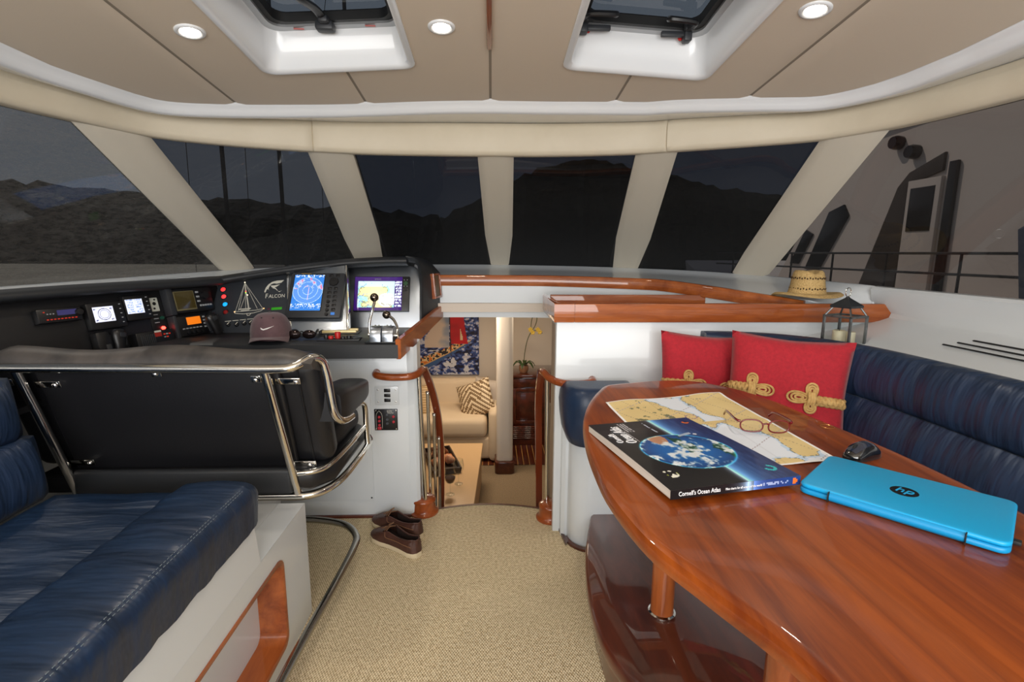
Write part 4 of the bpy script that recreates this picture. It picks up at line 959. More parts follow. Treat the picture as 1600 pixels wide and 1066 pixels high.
# steel frame
R_ = .0145
bm = B(); tube(bm, catmull([(-1.75, 1.62, .935), (-1.5, 1.612, .938), (-1.0, 1.612, .935), (-.70, 1.612, .932), (-.632, 1.618, .938), (-.592, 1.655, .958), (-.568, 1.69, .945), (-.556, 1.70, .90), (-.548, 1.705, .82), (-.540, 1.71, .755), (-.530, 1.735, .722), (-.522, 1.78, .708), (-.518, 1.84, .702)], 5), R_, 14); hpart(bm, 'top_rail', STEEL, 80)
for x0, x1 in ((-.722, -.688), (-1.485, -1.44)):
    bm = B(); tube(bm, [(x0, 1.618, .93), (x1, 1.735, .44)], R_, 14); hpart(bm, 'upright', STEEL, 80)
bm = B(); tube(bm, catmull([(-1.46, 1.73, .442), (-1.0, 1.73, .442), (-.75, 1.73, .442), (-.66, 1.735, .442), (-.605, 1.775, .445), (-.570, 1.86, .450), (-.553, 2.0, .455), (-.545, 2.16, .462), (-.555, 2.235, .466), (-.62, 2.27, .466), (-1.0, 2.275, .466), (-1.5, 2.275, .466)], 6), R_, 14); hpart(bm, 'lower_rail', STEEL, 80)
bm = B(); tube(bm, catmull([(-.690, 1.722, .530), (-.630, 1.735, .533), (-.592, 1.79, .536), (-.566, 1.95, .545), (-.552, 2.14, .555)], 6), .011, 12); hpart(bm, 'side_rail', STEEL, 80)
bm = B(); tube(bm, catmull([(-.545, 2.16, .465), (-.545, 2.15, .56), (-.543, 2.135, .645), (-.548, 2.10, .675), (-.56, 2.05, .68)], 6), .012, 12); hpart(bm, 'arm_post', STEEL, 80)
# armrest
rows = []
for k in range(11):
    t = k/10; y = 1.735+.40*t; e = min(1, min(k+.5, 10.5-k)/2.0)**.5; zt = .835-.055*t; zb = .700-.012*t; w2 = .062*(.7+.3*e)
    zm, hh = (zt+zb)/2, (zt-zb)/2*(.55+.45*e)
    rows.append([(-.575+w2*math.copysign(abs(math.cos(a))**.45, math.cos(a)), y, zm+hh*math.copysign(abs(math.sin(a))**.45, math.sin(a))) for a in [2*PI*q/20 for q in range(20)]])
bm = B(); loft(bm, rows, closed=True, caps=True); hpart(bm, 'armrest', BLACKV, 70)
for x, s in ((-.645, .88), (-.655, .06), (-1.40, .86), (-1.40, .10), (-.765, .90), (-1.075, .955), (-1.545, .88)):
    wide = s not in (.955, .90) and x != -1.545
    bm = B()
    if wide:
        L = [(-.705, -.625) if x > -1 else (-1.465, -1.385)][0]
        t = back_slab(L[0], L[1], s-.028, s+.028, .0, .006, .002); merge(bm, t)
    else:
        t = back_slab(x-.016, x+.016, s-.03, s+.03, .0, .006, .002); merge(bm, t)
    br = hpart(bm, 'bracket', STEEL)
    bm = B(); q = bpt(x+(.008 if x > -1 else -.0) if wide else x, s, -.001); lathe(bm, [(0, .008), (.006, .007), (.009, .003), (.0095, 0)], q, 12, 'Y'); hpart(bm, 'bolt', CHROME, par=br)
bm = B(); box(bm, (-1.1, 1.92, .225), (.40, .34, .47), .02); hpart(bm, 'pedestal', WHITE)
# steel foot rail
fr = bm = B(); tube(bm, catmull([(-1.25, 2.19, .10), (-.95, 2.19, .10), (-.80, 2.185, .10), (-.66, 2.14, .10), (-.585, 2.05, .10), (-.568, 1.95, .10), (-.575, 1.7, .10), (-.596, 1.30, .10), (-.60, .6, .10), (-.60, .2, .10)], 8), .015, 14)
tag(finish(bm, 'foot_rail', mat('satin_steel', rgb(170, 168, 162), .2, metal=1), smooth=80), 'bent steel foot rail just above the carpet beside the port settee', 'rail')
# ================================================================== PORT SETTEE
ps = thing('port_settee', 'navy leather settee on a white base on the port side', 'settee')
bm = B(); prism(bm, [(-.752, 1.71), (-1.88, 1.71), (-1.88, -.6), (-.752, -.6)], 0, .425, .002); box(bm, (-.706, .555, .4175), (.090, 2.31, .015)); box(bm, (-.706, 1.702, .209), (.090, .016, .416))
finish(bm, 'base', WHITE, ps, smooth=30)
bm = B(); box(bm, (-1.05, .42, .47), (.76, 1.88, .14), .004); finish(bm, 'base_riser', WHITE, ps)
# slanting white front board under the bolster
bm = B(); loft(bm, [[(-.66, -.6, .42), (-.66, 1.36, .42)], [(-.672, -.6, .56), (-.672, 1.36, .56)]]); finish(bm, 'front_lip', WHITE, ps)
# niche with a teak lining in the front
OUT = []
for sy, sz, a0 in ((1, 1, 0), (-1, 1, 90), (-1, -1, 180), (1, -1, 270)):
    for k in range(5):
        a = math.radians(a0+22.5*k); OUT.append((.98+sy*(.51-.035)+.035*math.cos(a), .205+sz*(.142-.035)+.035*math.sin(a)))
INN = [(.98+(y-.98)*.955, .205+(z-.205)*.82) for y, z in OUT]
rect = [(1.71, .425)]*5+[(-.6, .425)]*5+[(-.6, 0)]*5+[(1.71, 0)]*5
bm = B(); loft(bm, [[(-.66, y, z) for y, z in rect], [(-.66, y, z) for y, z in OUT]], closed=True)
bmesh.ops.remove_doubles(bm, verts=bm.verts, dist=1e-6); finish(bm, 'front_panel', WHITE, ps, smooth=0)
def grow(P, t): return [(.98+(y-.98)*(1+t/.51), .205+(z-.205)*(1+t/.142)) for y, z in P]
G1, G0 = grow(OUT, .010), grow(OUT, -.004)
bm = B(); loft(bm, [[(-.660, y, z) for y, z in G1], [(-.656, y, z) for y, z in G1], [(-.655, y, z) for y, z in OUT], [(-.658, y, z) for y, z in G0], [(-.742, y, z) for y, z in grow(OUT, -.006)]], closed=True); nf = finish(bm, 'niche_frame', TEAKY, ps, smooth=40)
bm = B(); bm.faces.new([bm.verts.new((-.741, y, z)) for y, z in OUT]); finish(bm, 'niche_panel', WHITE, nf, smooth=0)
# cushions
def soft(x0, x1, y0, y1, z0, z1, bev, crown=.0, nx=14, ny=22, wob=0.0, seed=1):
    """a soft upholstered block: rounded edges, a crowned and slightly uneven top"""
    bm = B(); rows = []; r = random.Random(seed); ph = [r.uniform(0, 6) for _ in range(6)]
    cx, cy = (x0+x1)/2, (y0+y1)/2
    prof = [(0, z0)]
    for j in range(ny+1):
        y = y0+(y1-y0)*j/ny; ey = min(y-y0, y1-y); row = []
        dy = bev-math.sqrt(max(0, bev**2-(bev-min(ey, bev))**2))
        for i in range(nx+1):
            t = i/nx; x = x0+(x1-x0)*t; ex = min(x-x0, x1-x); dx = bev-math.sqrt(max(0, bev**2-(bev-min(ex, bev))**2))
            z = z1-max(dx, dy)+crown*math.sin(PI*t)*math.sin(PI*j/ny)+wob*(math.sin(x*31+ph[0]+4*math.sin(y*5))*math.sin(y*17+ph[1])+.6*math.sin(y*43+ph[2]+x*9))*min(1, min(ex, ey)/.06)
            row.append((x, y, z))
        row = [(x0, y, z0)]+row+[(x1, y, z0)]; rows.append(row)
    a = [(x, y0, z0) for x, _, _ in rows[0]]; b_ = [(x, y1, z0) for x, _, _ in rows[-1]]
    loft(bm, [a]+rows+[b_]); return bm
bm = soft(-1.32, -.84, -.5, 1.50, .48, .585, .03, .006, 20, 70, .0028); finish(bm, 'seat_cushion', NAVYW, ps, smooth=80)
# front bolster, square ended with stitched edges
BX0, BX1, BY1 = -.880, -.652, 1.385
sec = []
for k in range(25):
    t = k/24
    if t < .2: sec.append((BX0+.015*(1-t/.2)*0, .50+.115*t/.2))
    elif t < .4: a = PI-(t-.2)/.2*PI/2; sec.append((BX0+.05+.05*math.cos(a), .615+.055*math.sin(a)))
    elif t < .6: sec.append((BX0+.05+(BX1-BX0-.085)*(t-.4)/.2, .670+.004*math.sin((t-.4)/.2*PI)))
    elif t < .8: a = PI/2-(t-.6)/.2*PI/2; sec.append((BX1-.035+.035*math.cos(a), .635+.035*math.sin(a)))
    else: sec.append((BX1-.008*(t-.8)/.2, .635-.095*(t-.8)/.2))
rows = []; n_ = 70
for j in range(n_+1):
    y = -.5+(BY1+.5)*j/n_; e = min(1, (BY1-y)/.04); f = math.sqrt(max(0, 1-(1-e)**2)) if e < 1 else 1
    s_ = .90+.10*f
    rows.append([(-.766+(x+.766)*s_+.0016*math.sin(y*60+x*40), y, .55+(z-.55)*s_+.0018*math.sin(y*47+x*25)+.0012*math.sin(y*90)) for x, z in sec])
rows.append([(-.766+(x+.766)*.55, BY1+.004, .58+(z-.58)*.5) for x, z in sec])
bm = B(); loft(bm, rows, caps=True); bo = finish(bm, 'front_bolster', NAVYW, ps, smooth=80)
for off in (0, .007):
    bm = B()
    for j in range(150):
        y = -.45+.0118*j
        if y < BY1-.045: box(bm, (-.668-off*.9, y, .6655+off*.4), (.0010, .0060, .0012))
    o = finish(bm, 'stitching', mat('thread_pale', rgb(112, 124, 132), .8), bo, smooth=0); o['kind'] = 'stuff'
# backrest along the port side, two padded tiers
for z0, z1, nm in ((.56, .745, 'lower_backrest'), (.748, .925, 'upper_backrest')):
    rows = []
    for j in range(41):
        y = -.5+2.04*j/40; e = min(1, (1.54-y)/.03+.3)
        rows.append([(-1.75, y, z0)]+[(-1.385-.03*(z0 > .7)+.06*math.sin(PI*(.05+.90*k/12))**.3*e-.10*(z0+(z1-z0)*k/12-.56)+.002*math.sin(y*30+k*.4), y, z0+(z1-z0)*k/12) for k in range(13)]+[(-1.75, y, z1)])
    bm = B(); loft(bm, rows, closed=True, caps=True); finish(bm, nm, NAVYB, ps, smooth=70)

# ================================================================== STARBOARD SETTEE
ss = thing('corner_settee', 'navy leather corner settee around the table on the starboard side', 'settee')
bm = B()
cor = [(.60+.235*0, 0)]
foot = [(.345, 2.228), (.345, 2.19)]+[(.345+.09-.09*math.cos(a)*1.0, 2.175-.09*math.sin(a)) for a in [PI/2*k/6 for k in range(7)]]+[(.60, 2.085), (.60, 1.72), (1.10, 1.60), (1.12, -1.0), (1.42, -1.0), (1.42, 2.228)]
prism(bm, foot, 0, .50, .002); finish(bm, 'base', WHITE, ss, smooth=40)
bm = B(); prism(bm, [(.318, 2.228), (.318, 2.19), (.333, 2.178), (.347, 2.178), (.347, 2.228)], 0, .70, .002); finish(bm, 'corner_post', WHITE, ss)
bm = B(); path = [(.315, 2.235), (.330, 2.10)]+[(.335+.115-.115*math.cos(a), 2.155-.115*math.sin(a)) for a in [PI/2*k/6 for k in range(7)]]+[(.66, 2.04)]
loft(bm, [[(x, y, 0.0005), (x, y, .012), (x+.012, y+.012, .014), (x+.02, y+.02, .0005)] for x, y in path]); finish(bm, 'skirting', MAHOG, ss)
# seat cushion with a rounded front corner
def pillow_prism(poly, z0, z1, bev, m, name, par):
    bm = B(); prism(bm, poly, z0, z1, bev, seg=5); return finish(bm, name, m, par, smooth=70)
sc2 = [(.62, 2.10), (.62, 1.99), (.98, 1.84), (1.02, 1.60), (1.04, -.9), (1.36, -.9), (1.36, 1.9), (1.26, 2.04), (1.10, 2.11)]
sc = [(.300, 2.215)]+[(.300, 2.14)]+[(.300+.10-.10*math.cos(a), 2.12-.13*math.sin(a)) for a in [PI/2*k/6 for k in range(1, 7)]]+[(.60, 1.985), (.63, 2.02), (.63, 2.215)]
rows = []
cen = Vector((.9, 2.0, 0))
def inset(poly, d):
    out = []; n = len(poly)
    for i in range(n):
        a, b, c = Vector((*poly[i-1], 0)), Vector((*poly[i], 0)), Vector((*poly[(i+1) % n], 0))
        n1 = Vector((-(b-a).y, (b-a).x, 0)).normalized(); n2 = Vector((-(c-b).y, (c-b).x, 0)).normalized(); m_ = (n1+n2).normalized()
        out.append(b+m_*d/max(.5, m_.dot(n1)))
    return out
bm = B(); rws = []
for d, z in ((.045, .492), (.028, .497), (.012, .54), (.004, .60), (.0, .66), (.004, .70), (.014, .728), (.028, .742), (.042, .747), (.055, .748)):
    rws.append([Vector((p.x, p.y, z)) for p in inset(sc, d)])
loft(bm, rws, closed=True, caps=True); finish(bm, 'end_cushion', NAVY, ss, smooth=70)
bm = B(); loft(bm, [[Vector((p.x, p.y, z)) for p in inset(sc2, d)] for d, z in ((.02, .500), (.004, .53), (.0, .555), (.006, .58), (.03, .595), (.07, .60))], closed=True, caps=True); finish(bm, 'seat_cushion', NAVY, ss, smooth=70)
# backrest sweeping round the corner
BP = catmull([(.93, 2.135, 0), (1.05, 2.125, 0), (1.18, 2.07, 0), (1.29, 1.95, 0), (1.345, 1.78, 0), (1.365, 1.5, 0), (1.375, 1.1, 0), (1.38, .6, 0), (1.38, -.2, 0), (1.38, -.9, 0)], 8)
BP = sweep_between(BP, 90)
def bk(z0, z1, lean, top):
    rows = []
    for i, (p, n) in enumerate(frames(BP)):
        e = min(1, (i+.6)/2.5)**.5; row = []
        for k in range(15):
            t = k/14; b_ = math.sin(PI*(.04+.92*t))**.45*.045*e+.0045*max(0, math.sin(i*1.15+k*.22))**3*math.sin(PI*t)*(.5+.5*math.sin(i*.41))
            z = z0+(z1-z0)*t
            row.append(p+n*(b_-lean*(z-.70))+Vector((0, 0, z if top is False or t < 1 else z)))
        zz = z1+(.006 if top else 0)
        if top:
            row += [p-n*(lean*.28+.02)+Vector((0, 0, zz)), p-n*(lean*.28+.05)+Vector((0, 0, zz-.004)), p-n*(lean*.28+.075)+Vector((0, 0, zz-.03))]
        row += [p-n*.10+Vector((0, 0, z0))]
        rows.append(row)
    bm = B(); loft(bm, rows, closed=True, caps=True); return bm
finish(bk(.575, .785, .14, False), 'lower_backrest', NAVYB, ss, smooth=70)
finish(bk(.787, .958, .14, True), 'upper_backrest', NAVYB, ss, smooth=70)

# ================================================================== TABLE
TZ = .86
tb = thing('dinette_table', 'glossy teak table with boat shaped top on a raised wooden plinth', 'table', (.58, 1.0, 0))
TM = T(-.58, -1.0, 0)
LE = [(.372, 1.655), (.300, 1.50), (.250, 1.335), (.224, 1.16), (.216, 1.0), (.219, .88), (.243, .73), (.290, .615), (.336, .51), (.366, .40), (.42, .22), (.50, .06)]
RE = [(.72, .04), (.82, .14), (.885, .32), (.915, .55), (.928, .80), (.926, 1.0), (.912, 1.15), (.890, 1.30), (.868, 1.46), (.82, 1.60), (.745, 1.700)]
NO = [(.66, 1.735), (.56, 1.732), (.47, 1.705), (.41, 1.685)]
TP = [tuple(p)[:2] for p in catmull([(x, y, 0) for x, y in LE+RE+NO], 5, True)]
def tin(d): return inset(TP, d)
def signed(poly): return sum(a[0]*b[1]-a[1]*b[0] for a, b in zip(poly, poly[1:]+poly[:1]))
if signed(TP) < 0: TP = TP[::-1]
bm = B(); rws = []
for d, z in ((.010, TZ-.038), (.003, TZ-.034), (.0, TZ-.024), (.0, TZ-.012), (.003, TZ-.004), (.010, TZ-.0005), (.020, TZ)):
    rws.append([Vector((p.x, p.y, z)) for p in tin(d)])
loft(bm, rws, closed=True, caps=True); tt_ = finish(bm, 'tabletop', TABLEW, tb, smooth=40, matrix=TM)
q = T(.876, 1.245, TZ+.0006)
bm = B(); lathe(bm, [(.0145, 0), (.0155, .0006), (.0165, 0)], (.868, 1.235, TZ+.0003), 28, cap=False); finish(bm, 'inset_ring', mat('brass_ring', rgb(200, 150, 90), .3, metal=.8), tt_)
for y, x in ((1.455, .545), (.86, .575)):
    bm = B(); tube(bm, [(x, y, .16), (x, y, TZ-.03)], .036, 28); lg = finish(bm, 'leg', TEAKZ, tb, smooth=60, matrix=TM)
    bm = B(); lathe(bm, [(.037, .160), (.043, .161), (.043, .167), (.037, .170)], (x, y, 0), 28, cap=False); finish(bm, 'collar', STEEL, lg)
PLI = [(.475, 2.20), (.425, 2.05), (.378, 1.88), (.350, 1.745), (.330, 1.60), (.322, 1.47), (.330, 1.33), (.372, 1.19), (.45, 1.0), (.50, .7), (.52, .2)]
PL_ = [tuple(p)[:2] for p in catmull([(x, y, 0) for x, y in PLI], 4)]+[(1.02, .2), (1.02, 1.5), (.80, 1.9), (.60, 2.215)]
if signed(PL_) < 0: PL_ = PL_[::-1]
bm = B(); rws = [[Vector((p.x, p.y, z)) for p in inset(PL_, d)] for d, z in ((.024, .002), (.020, .108), (.004, .112), (.0, .120), (.0, .146), (.004, .154), (.012, .16))]
loft(bm, rws, closed=True, caps=True); finish(bm, 'plinth', MAHOG, tb, smooth=40, matrix=TM)

# ------------------------------------------------------------------ on the table
# chart
ch = thing('nautical_chart', 'unfolded paper sea chart under the glasses on the table', 'chart')
TLc, TRc, BRc, BLc = (Vector((*p, 0)) for p in ((.337, 1.455), (.727, 1.558), (.752, 1.018), (.372, .955)))
def chart_pos(u, v):
    p = BLc.lerp(BRc, u).lerp(TLc.lerp(TRc, u), v)
    z = TZ+.0015+.003*max(0, math.sin(u*PI*3.0))**2*.5+.004*math.exp(-((v-.98)/.05)**2)*(.5+.5*math.sin(u*9))+.0018*math.exp(-((v-.5)/.03)**2)
    return (p.x, p.y, z)
def f_map(U, V):
    n = fbm(U, V, 3, 6, 31); m = fbm(U, V, 7, 4, 7); d = fbm(U, V, 20, 3, 40)
    land = cl(228, 206, 150); land2 = cl(214, 190, 132); sea = cl(222, 230, 242); shal = cl(190, 212, 236)
    L = n*.9+.13-.22*np.exp(-((U-.46+.5*(V-.9))/.09)**2)*(V > .55)-.36*np.exp(-(((U-.55)/.28)**2+((V-.16)/.17)**2))-.16*np.exp(-(((U-.62)/.05)**2+((V-.40)/.12)**2))+.10*np.exp(-(((U-.92)/.12)**2+((V-.15)/.16)**2))
    c = np.zeros(U.shape+(3,))+sea
    c = np.where((L > .44)[..., None], shal, c); c = np.where((L > .475)[..., None], mixc(land, land2, m), c)
    c = np.where((np.abs(L-.475) < .006)[..., None], cl(120, 126, 120), c)
    c = np.where(((d > .70) & (L > .5) & (U < .38) & (V > .6))[..., None], cl(120, 122, 92), c)
    c = np.where(((np.abs(((U*1.3+V*.7) % .24)-.12) < .003) & (L > .5))[..., None], cl(170, 150, 120), c)
    c = np.where(((np.abs(((U*.5-V) % .31)-.12) < .002))[..., None], cl(170, 160, 170), c)
    c = np.where((np.abs(np.hypot(U-.50, (V-.64)*1.3)-.04) < .004)[..., None], cl(150, 120, 140), c)
    for f in (.333, .667): c = c*(1-.05*np.exp(-((U-f)/.006)**2))[..., None]
    edge = (U < .018) | (U > .982) | (V < .014) | (V > .986); c = np.where(edge[..., None], cl(240, 240, 240), c)
    return c
print_grid('sheet', 110, 150, f_map, chart_pos, PAPER, ch)
# atlas
at = thing('ocean_atlas', 'large softcover ocean atlas with a globe on its black cover', 'book', (.412, 1.052, TZ+.004), (math.radians(-1.2), 0, math.radians(11.5)))
AW, AH, AT = .275, .385, .020
def bulge(v): return AT*(.90+.12*math.sin(PI*min(1, v*1.15)))-.004*max(0, v-.75)
bm = B(); loft(bm, [[(-AW/2+.002, AH*(v-.5), .001) for v in (0.004,)]+[(-AW/2+.002, AH*(v/12-.5)+(.002 if v == 0 else (-.003 if v == 12 else 0)), bulge(v/12)-.0012) for v in range(13)]+[(-AW/2+.002, AH*.5-.003, .001)], [(AW/2-.002, AH*(v-.5), .001) for v in (0.004,)]+[(AW/2-.002, AH*(v/12-.5)+(.002 if v == 0 else (-.003 if v == 12 else 0)), bulge(v/12)-.0012) for v in range(13)]+[(AW/2-.002, AH*.5-.003, .001)]], closed=True, caps=True)
finish(bm, 'pages', mat('page_edges', rgb(226, 220, 208), .8, var=rgb(190, 180, 166), vscale=(2, 2, 500)), at, smooth=30)
def f_cover(U, V):
    g = np.exp(-np.abs(U-.585)/.045); h = np.exp(-np.maximum(0, U-.585)/.16)
    c = np.zeros(U.shape+(3,))+cl(10, 11, 16)
    blue = cl(20, 40, 92); c = np.where((U > .585)[..., None], mixc(np.zeros(U.shape+(3,))+blue, np.zeros(U.shape+(3,))+cl(70, 140, 215), h), c)
    st = fbm(U*.999, V*.25, 60, 2, 3); c = c+((U > .62)*(st-.5)*.16*np.clip((U-.62)*6, 0, 1))[..., None]
    c = c+(np.where(U > .585, g*.75, np.exp(-np.abs(U-.585)/.022)*.8)*(1-.75*np.exp(-(((U-.50)/.33)**2+((V-.42)/.24)**2)**2)))[..., None]*cl(190, 225, 255)
    x = (U-.505)*AW; y = (V-.435)*AH; R = np.hypot(x, y)/.098
    n = fbm(np.clip(U+.04*V, 0, 1), V, 7, 5, 14); k = .6*fbm(U, V, 11, 5, 77)+.4*fbm(U, V, 30, 3, 78); e = np.sqrt(np.clip(1-R*R, 0, 1))
    o = mixc(np.zeros(U.shape+(3,))+cl(8, 40, 92), np.zeros(U.shape+(3,))+cl(30, 110, 190), e)
    land = (n > .53) & (U > .50); o = np.where(land[..., None], cl(22, 74, 58), o)
    desert = (np.hypot((U-.40)*1.3, (V-.64)) < .10) & (n > .42); o = np.where(desert[..., None], cl(190, 140, 110), o)
    o = mixc(o, np.zeros(U.shape+(3,))+cl(236, 242, 246), np.clip((k-.52)*9, 0, .95))
    c = np.where((R < 1)[..., None], o, c); c = c+(np.exp(-((R-1)/.03)**2)*.6)[..., None]*cl(60, 190, 220)
    # small yacht heeling on the blue, orange mark, turquoise mark, flower
    c = np.where(((np.abs(V-.68-.25*(U-.72)) < .016-.05*np.abs(U-.72)) & (np.abs(U-.72) < .10) & (U < .76))[..., None], cl(170, 190, 215), c)
    c = np.where((np.hypot((U-.785)*AW, (V-.665)*AH) < .005)[..., None], cl(236, 240, 250), c)
    r1 = np.hypot((U-.90)*AW, (V-.90)*AH); c = np.where(((r1 < .009) & ~((V > .90) & (U > .89)))[..., None], cl(220, 110, 40), c)
    r2 = np.hypot((U-.885)*AW, (V-.115)*AH); c = np.where(((r2 < .013) & (r2 > .007) & ~((U < .885) & (V > .115)))[..., None], cl(40, 190, 200), c)
    fl = (np.hypot((U-.135)*AW, (V-.16)*AH) < .016) & (vnoise(U, V, 46, 5) > .42); c = np.where(fl[..., None], np.where((vnoise(U, V, 30, 6) > .5)[..., None], cl(236, 234, 220), cl(150, 160, 60)), c)
    for (u0, u1, v0, v1, q) in ((.255, .335, .80, .97, 9),):   # a small block of text lines, illegible in the photograph
        k_ = (U > u0) & (U < u1) & (V > v0) & (V < v1) & (((U-u0)/(u1-u0)*q) % 1 > .45) & (vnoise(U, V, 90, 15) > .28); c = np.where(k_[..., None], cl(190, 190, 196), c)
    c = np.where(((np.abs(U-.50) < .010) & (V > .74) & (V < .95) & (vnoise(U, V, 120, 19) > .4))[..., None], cl(200, 215, 235), c)
    c = np.where(((np.abs(U-.235) < .004) & (V > .62) & (V < .93) & (vnoise(U, V, 140, 29) > .35))[..., None], cl(200, 200, 206), c)
    return c
cv = print_grid('front_cover', 150, 200, f_cover, lambda u, v: (AW*(u-.5), AH*(v-.5), bulge(v)), PRINT, at)
WT = mat('white_print', rgb(236, 236, 238), .5, emit=0)
def covm(u, v, a): return T(AW*(u-.5), AH*(v-.5), bulge(v)+.0006) @ RZ(a)
text('Ocean Atlas', .037, WT, cv, covm(.215, .60, PI/2), shear=.2, sx=.62)
text("Cornell's", .022, WT, cv, covm(.105, .62, PI/2), shear=.2, sx=.75)
def f_spine(U, V):
    c = np.zeros(U.shape+(3,))+cl(12, 12, 16); g = np.exp(-np.abs(U-.585)/.05)
    c = np.where((U > .62)[..., None], cl(34, 58, 120), c); c = c+g[..., None]*cl(180, 215, 250)
    c = np.where(((U > .70) & (U < .90) & (np.abs(V-.5) < .2) & (vnoise(U, V, 70, 33) > .4))[..., None], cl(150, 165, 205), c)
    r1 = np.hypot((U-.955)*AW, (V-.5)*AT); return np.where((r1 < .006)[..., None], cl(220, 110, 40), c)
sp = print_grid('spine', 80, 6, f_spine, lambda u, v: (AW*(u-.5), -AH/2-.0005, .0005+(bulge(0)-.0005)*v), PRINT, at)
SPM = frame_matrix((0, -AH/2-.0012, 0), (1, 0, 0), (0, 0, 1))
text("Cornell's Ocean Atlas", .012, WT, sp, T(-AW/2+.018, .0055, 0) @ SPM if False else SPM @ T(-AW/2+.016, .0058, 0), sx=.80)
text('Pilot charts for all oceans of the world', .0062, WT, sp, SPM @ T(-AW/2+.112, .0068, 0), sx=.80)
# eyeglasses
eg = thing('eyeglasses', 'red framed eyeglasses resting on the paper chart', 'glasses', (.671, 1.178, TZ+.006), (0, 0, math.radians(-9)))
FRM = mat('maroon_frame', rgb(104, 16, 22), .2, coat=.6)
for s in (-1, 1):
    pts = []
    for k in range(28):
        a = 2*PI*k/28; pts.append((s*.032+.0255*math.copysign(abs(math.cos(a))**.75, math.cos(a)), -.003+.010*abs(s*.032+.0255*math.cos(a))/.06*.8, .0165+.0155*math.copysign(abs(math.sin(a))**.85, math.sin(a))))
    bm = B(); tube(bm, pts, .0019, 8, True); rim = finish(bm, 'rim', FRM, eg, smooth=80)
    bm = B(); bm.faces.new([bm.verts.new(p) for p in pts]); finish(bm, 'lens', LENS, rim)
    bm = B(); tube(bm, catmull([(s*.058, .004, .026), (s*.064, .008, .027), (s*.066, .03, .026), (s*.063, .085, .022), (s*.060, .118, .016), (s*.058, .138, .002)], 5), .0024, 8, sy=1.5); finish(bm, 'temple', FRM, eg, smooth=80)
    bm = B(); box(bm, (s*.0105, .006, .014), (.003, .006, .008), .001); finish(bm, 'nose_pad', GLASS, rim)
bm = B(); tube(bm, catmull([(-.0075, -.003, .022), (0, -.005, .0245), (.0075, -.003, .022)], 5), .0022, 8); finish(bm, 'bridge', FRM, eg, smooth=80)
# mouse
mo = thing('computer_mouse', 'black wireless mouse beside the laptop', 'mouse', (.816, 1.040, TZ), (0, 0, math.radians(112)))
def mouse_rows(zs, sh):
    out = []
    for j in range(15):
        t = j/14; y = -.047+.094*t; w2 = .029*math.sin(PI*(.06+.90*t))**.45*(.92+.08*math.cos(2*PI*t)); h = .034*math.sin(PI*(.10+.80*t))**.8
        out.append([(w2*math.cos(a)*sh, y, zs+max(.0015, h*math.sin(a)**.8)*sh if 0 < a < PI else zs) for a in [PI*k/14 for k in range(15)]])
    return out
bm = B(); loft(bm, mouse_rows(0, 1), caps=True); mb = finish(bm, 'body', mat('gloss_black', rgb(16, 16, 18), .12, coat=1), mo, smooth=80)
rw = mouse_rows(.0008, 1.004)
bm = B(); loft(bm, [r_[4:11] for r_ in rw[3:14]]); finish(bm, 'palm_cover', mat('mouse_navy', rgb(28, 36, 54), .15, coat=1), mo, smooth=80)
bm = B(); lathe(bm, [(.006, -.003), (.008, -.002), (.008, .002), (.006, .003)], (0, .026, .0245), 14, 'X'); finish(bm, 'scroll_wheel', RUBBER, mo)
# laptop
lp_a, lp_b = Vector((.572, .874, 0)), Vector((.762, .660, 0)); xv = (lp_b-lp_a).normalized(); yv = Vector((-xv.y, xv.x, 0))
LW, LD, LH = .288, .196, .019
lc = (lp_a+lp_b)/2+yv*(LD/2)
lt = thing('laptop', 'closed turquoise laptop lying on the table', 'laptop', matrix=frame_matrix((lc.x, lc.y, TZ+.001), xv, yv))
TQ = mat('turquoise_plastic', rgb(12, 158, 214), .38); TQ2 = mat('turquoise_plastic_dark', rgb(10, 140, 196), .4)
def lap(z0, z1, w_, d_, r_, bv, y0=0):
    bm = B(); prism(bm, rrect(w_, d_, r_, 5, 0, y0), z0, z1, bv, seg=3); return bm
finish(lap(.0, .0105, LW, LD, .016, .004), 'base', TQ2, lt, smooth=50)
lid = finish(lap(.0112, .0195, LW, LD-.002, .016, .0035), 'lid', TQ, lt, smooth=50)
bm = B(); tube(bm, [(-.092, -LD/2+.004, .0095), (.092, -LD/2+.004, .0095)], .0085, 14); finish(bm, 'hinge_bar', TQ2, lt, smooth=60)
for s in (-1, 1):
    bm = B(); box(bm, (s*.0935, -LD/2-.001, .0095), (.0016, .012, .018), .0003); finish(bm, 'hinge_gap', RUBBER, lt)
bm = B(); lathe(bm, [(0, .0004), (.021, .0004), (.0215, 0)], (0, 0, .0195), 40); lg = finish(bm, 'logo_disc', mat('logo_black', rgb(8, 10, 14), .2), lid)
text('hp', .030, TQ, lg, T(0, -.0065, .0202), align='CENTER', shear=.22, sx=.95)
bm = B(); box(bm, (LW/2+.004, -LD/2+.050, .006), (.012, .012, .006), .001); finish(bm, 'usb_dongle', RUBBER, lt)

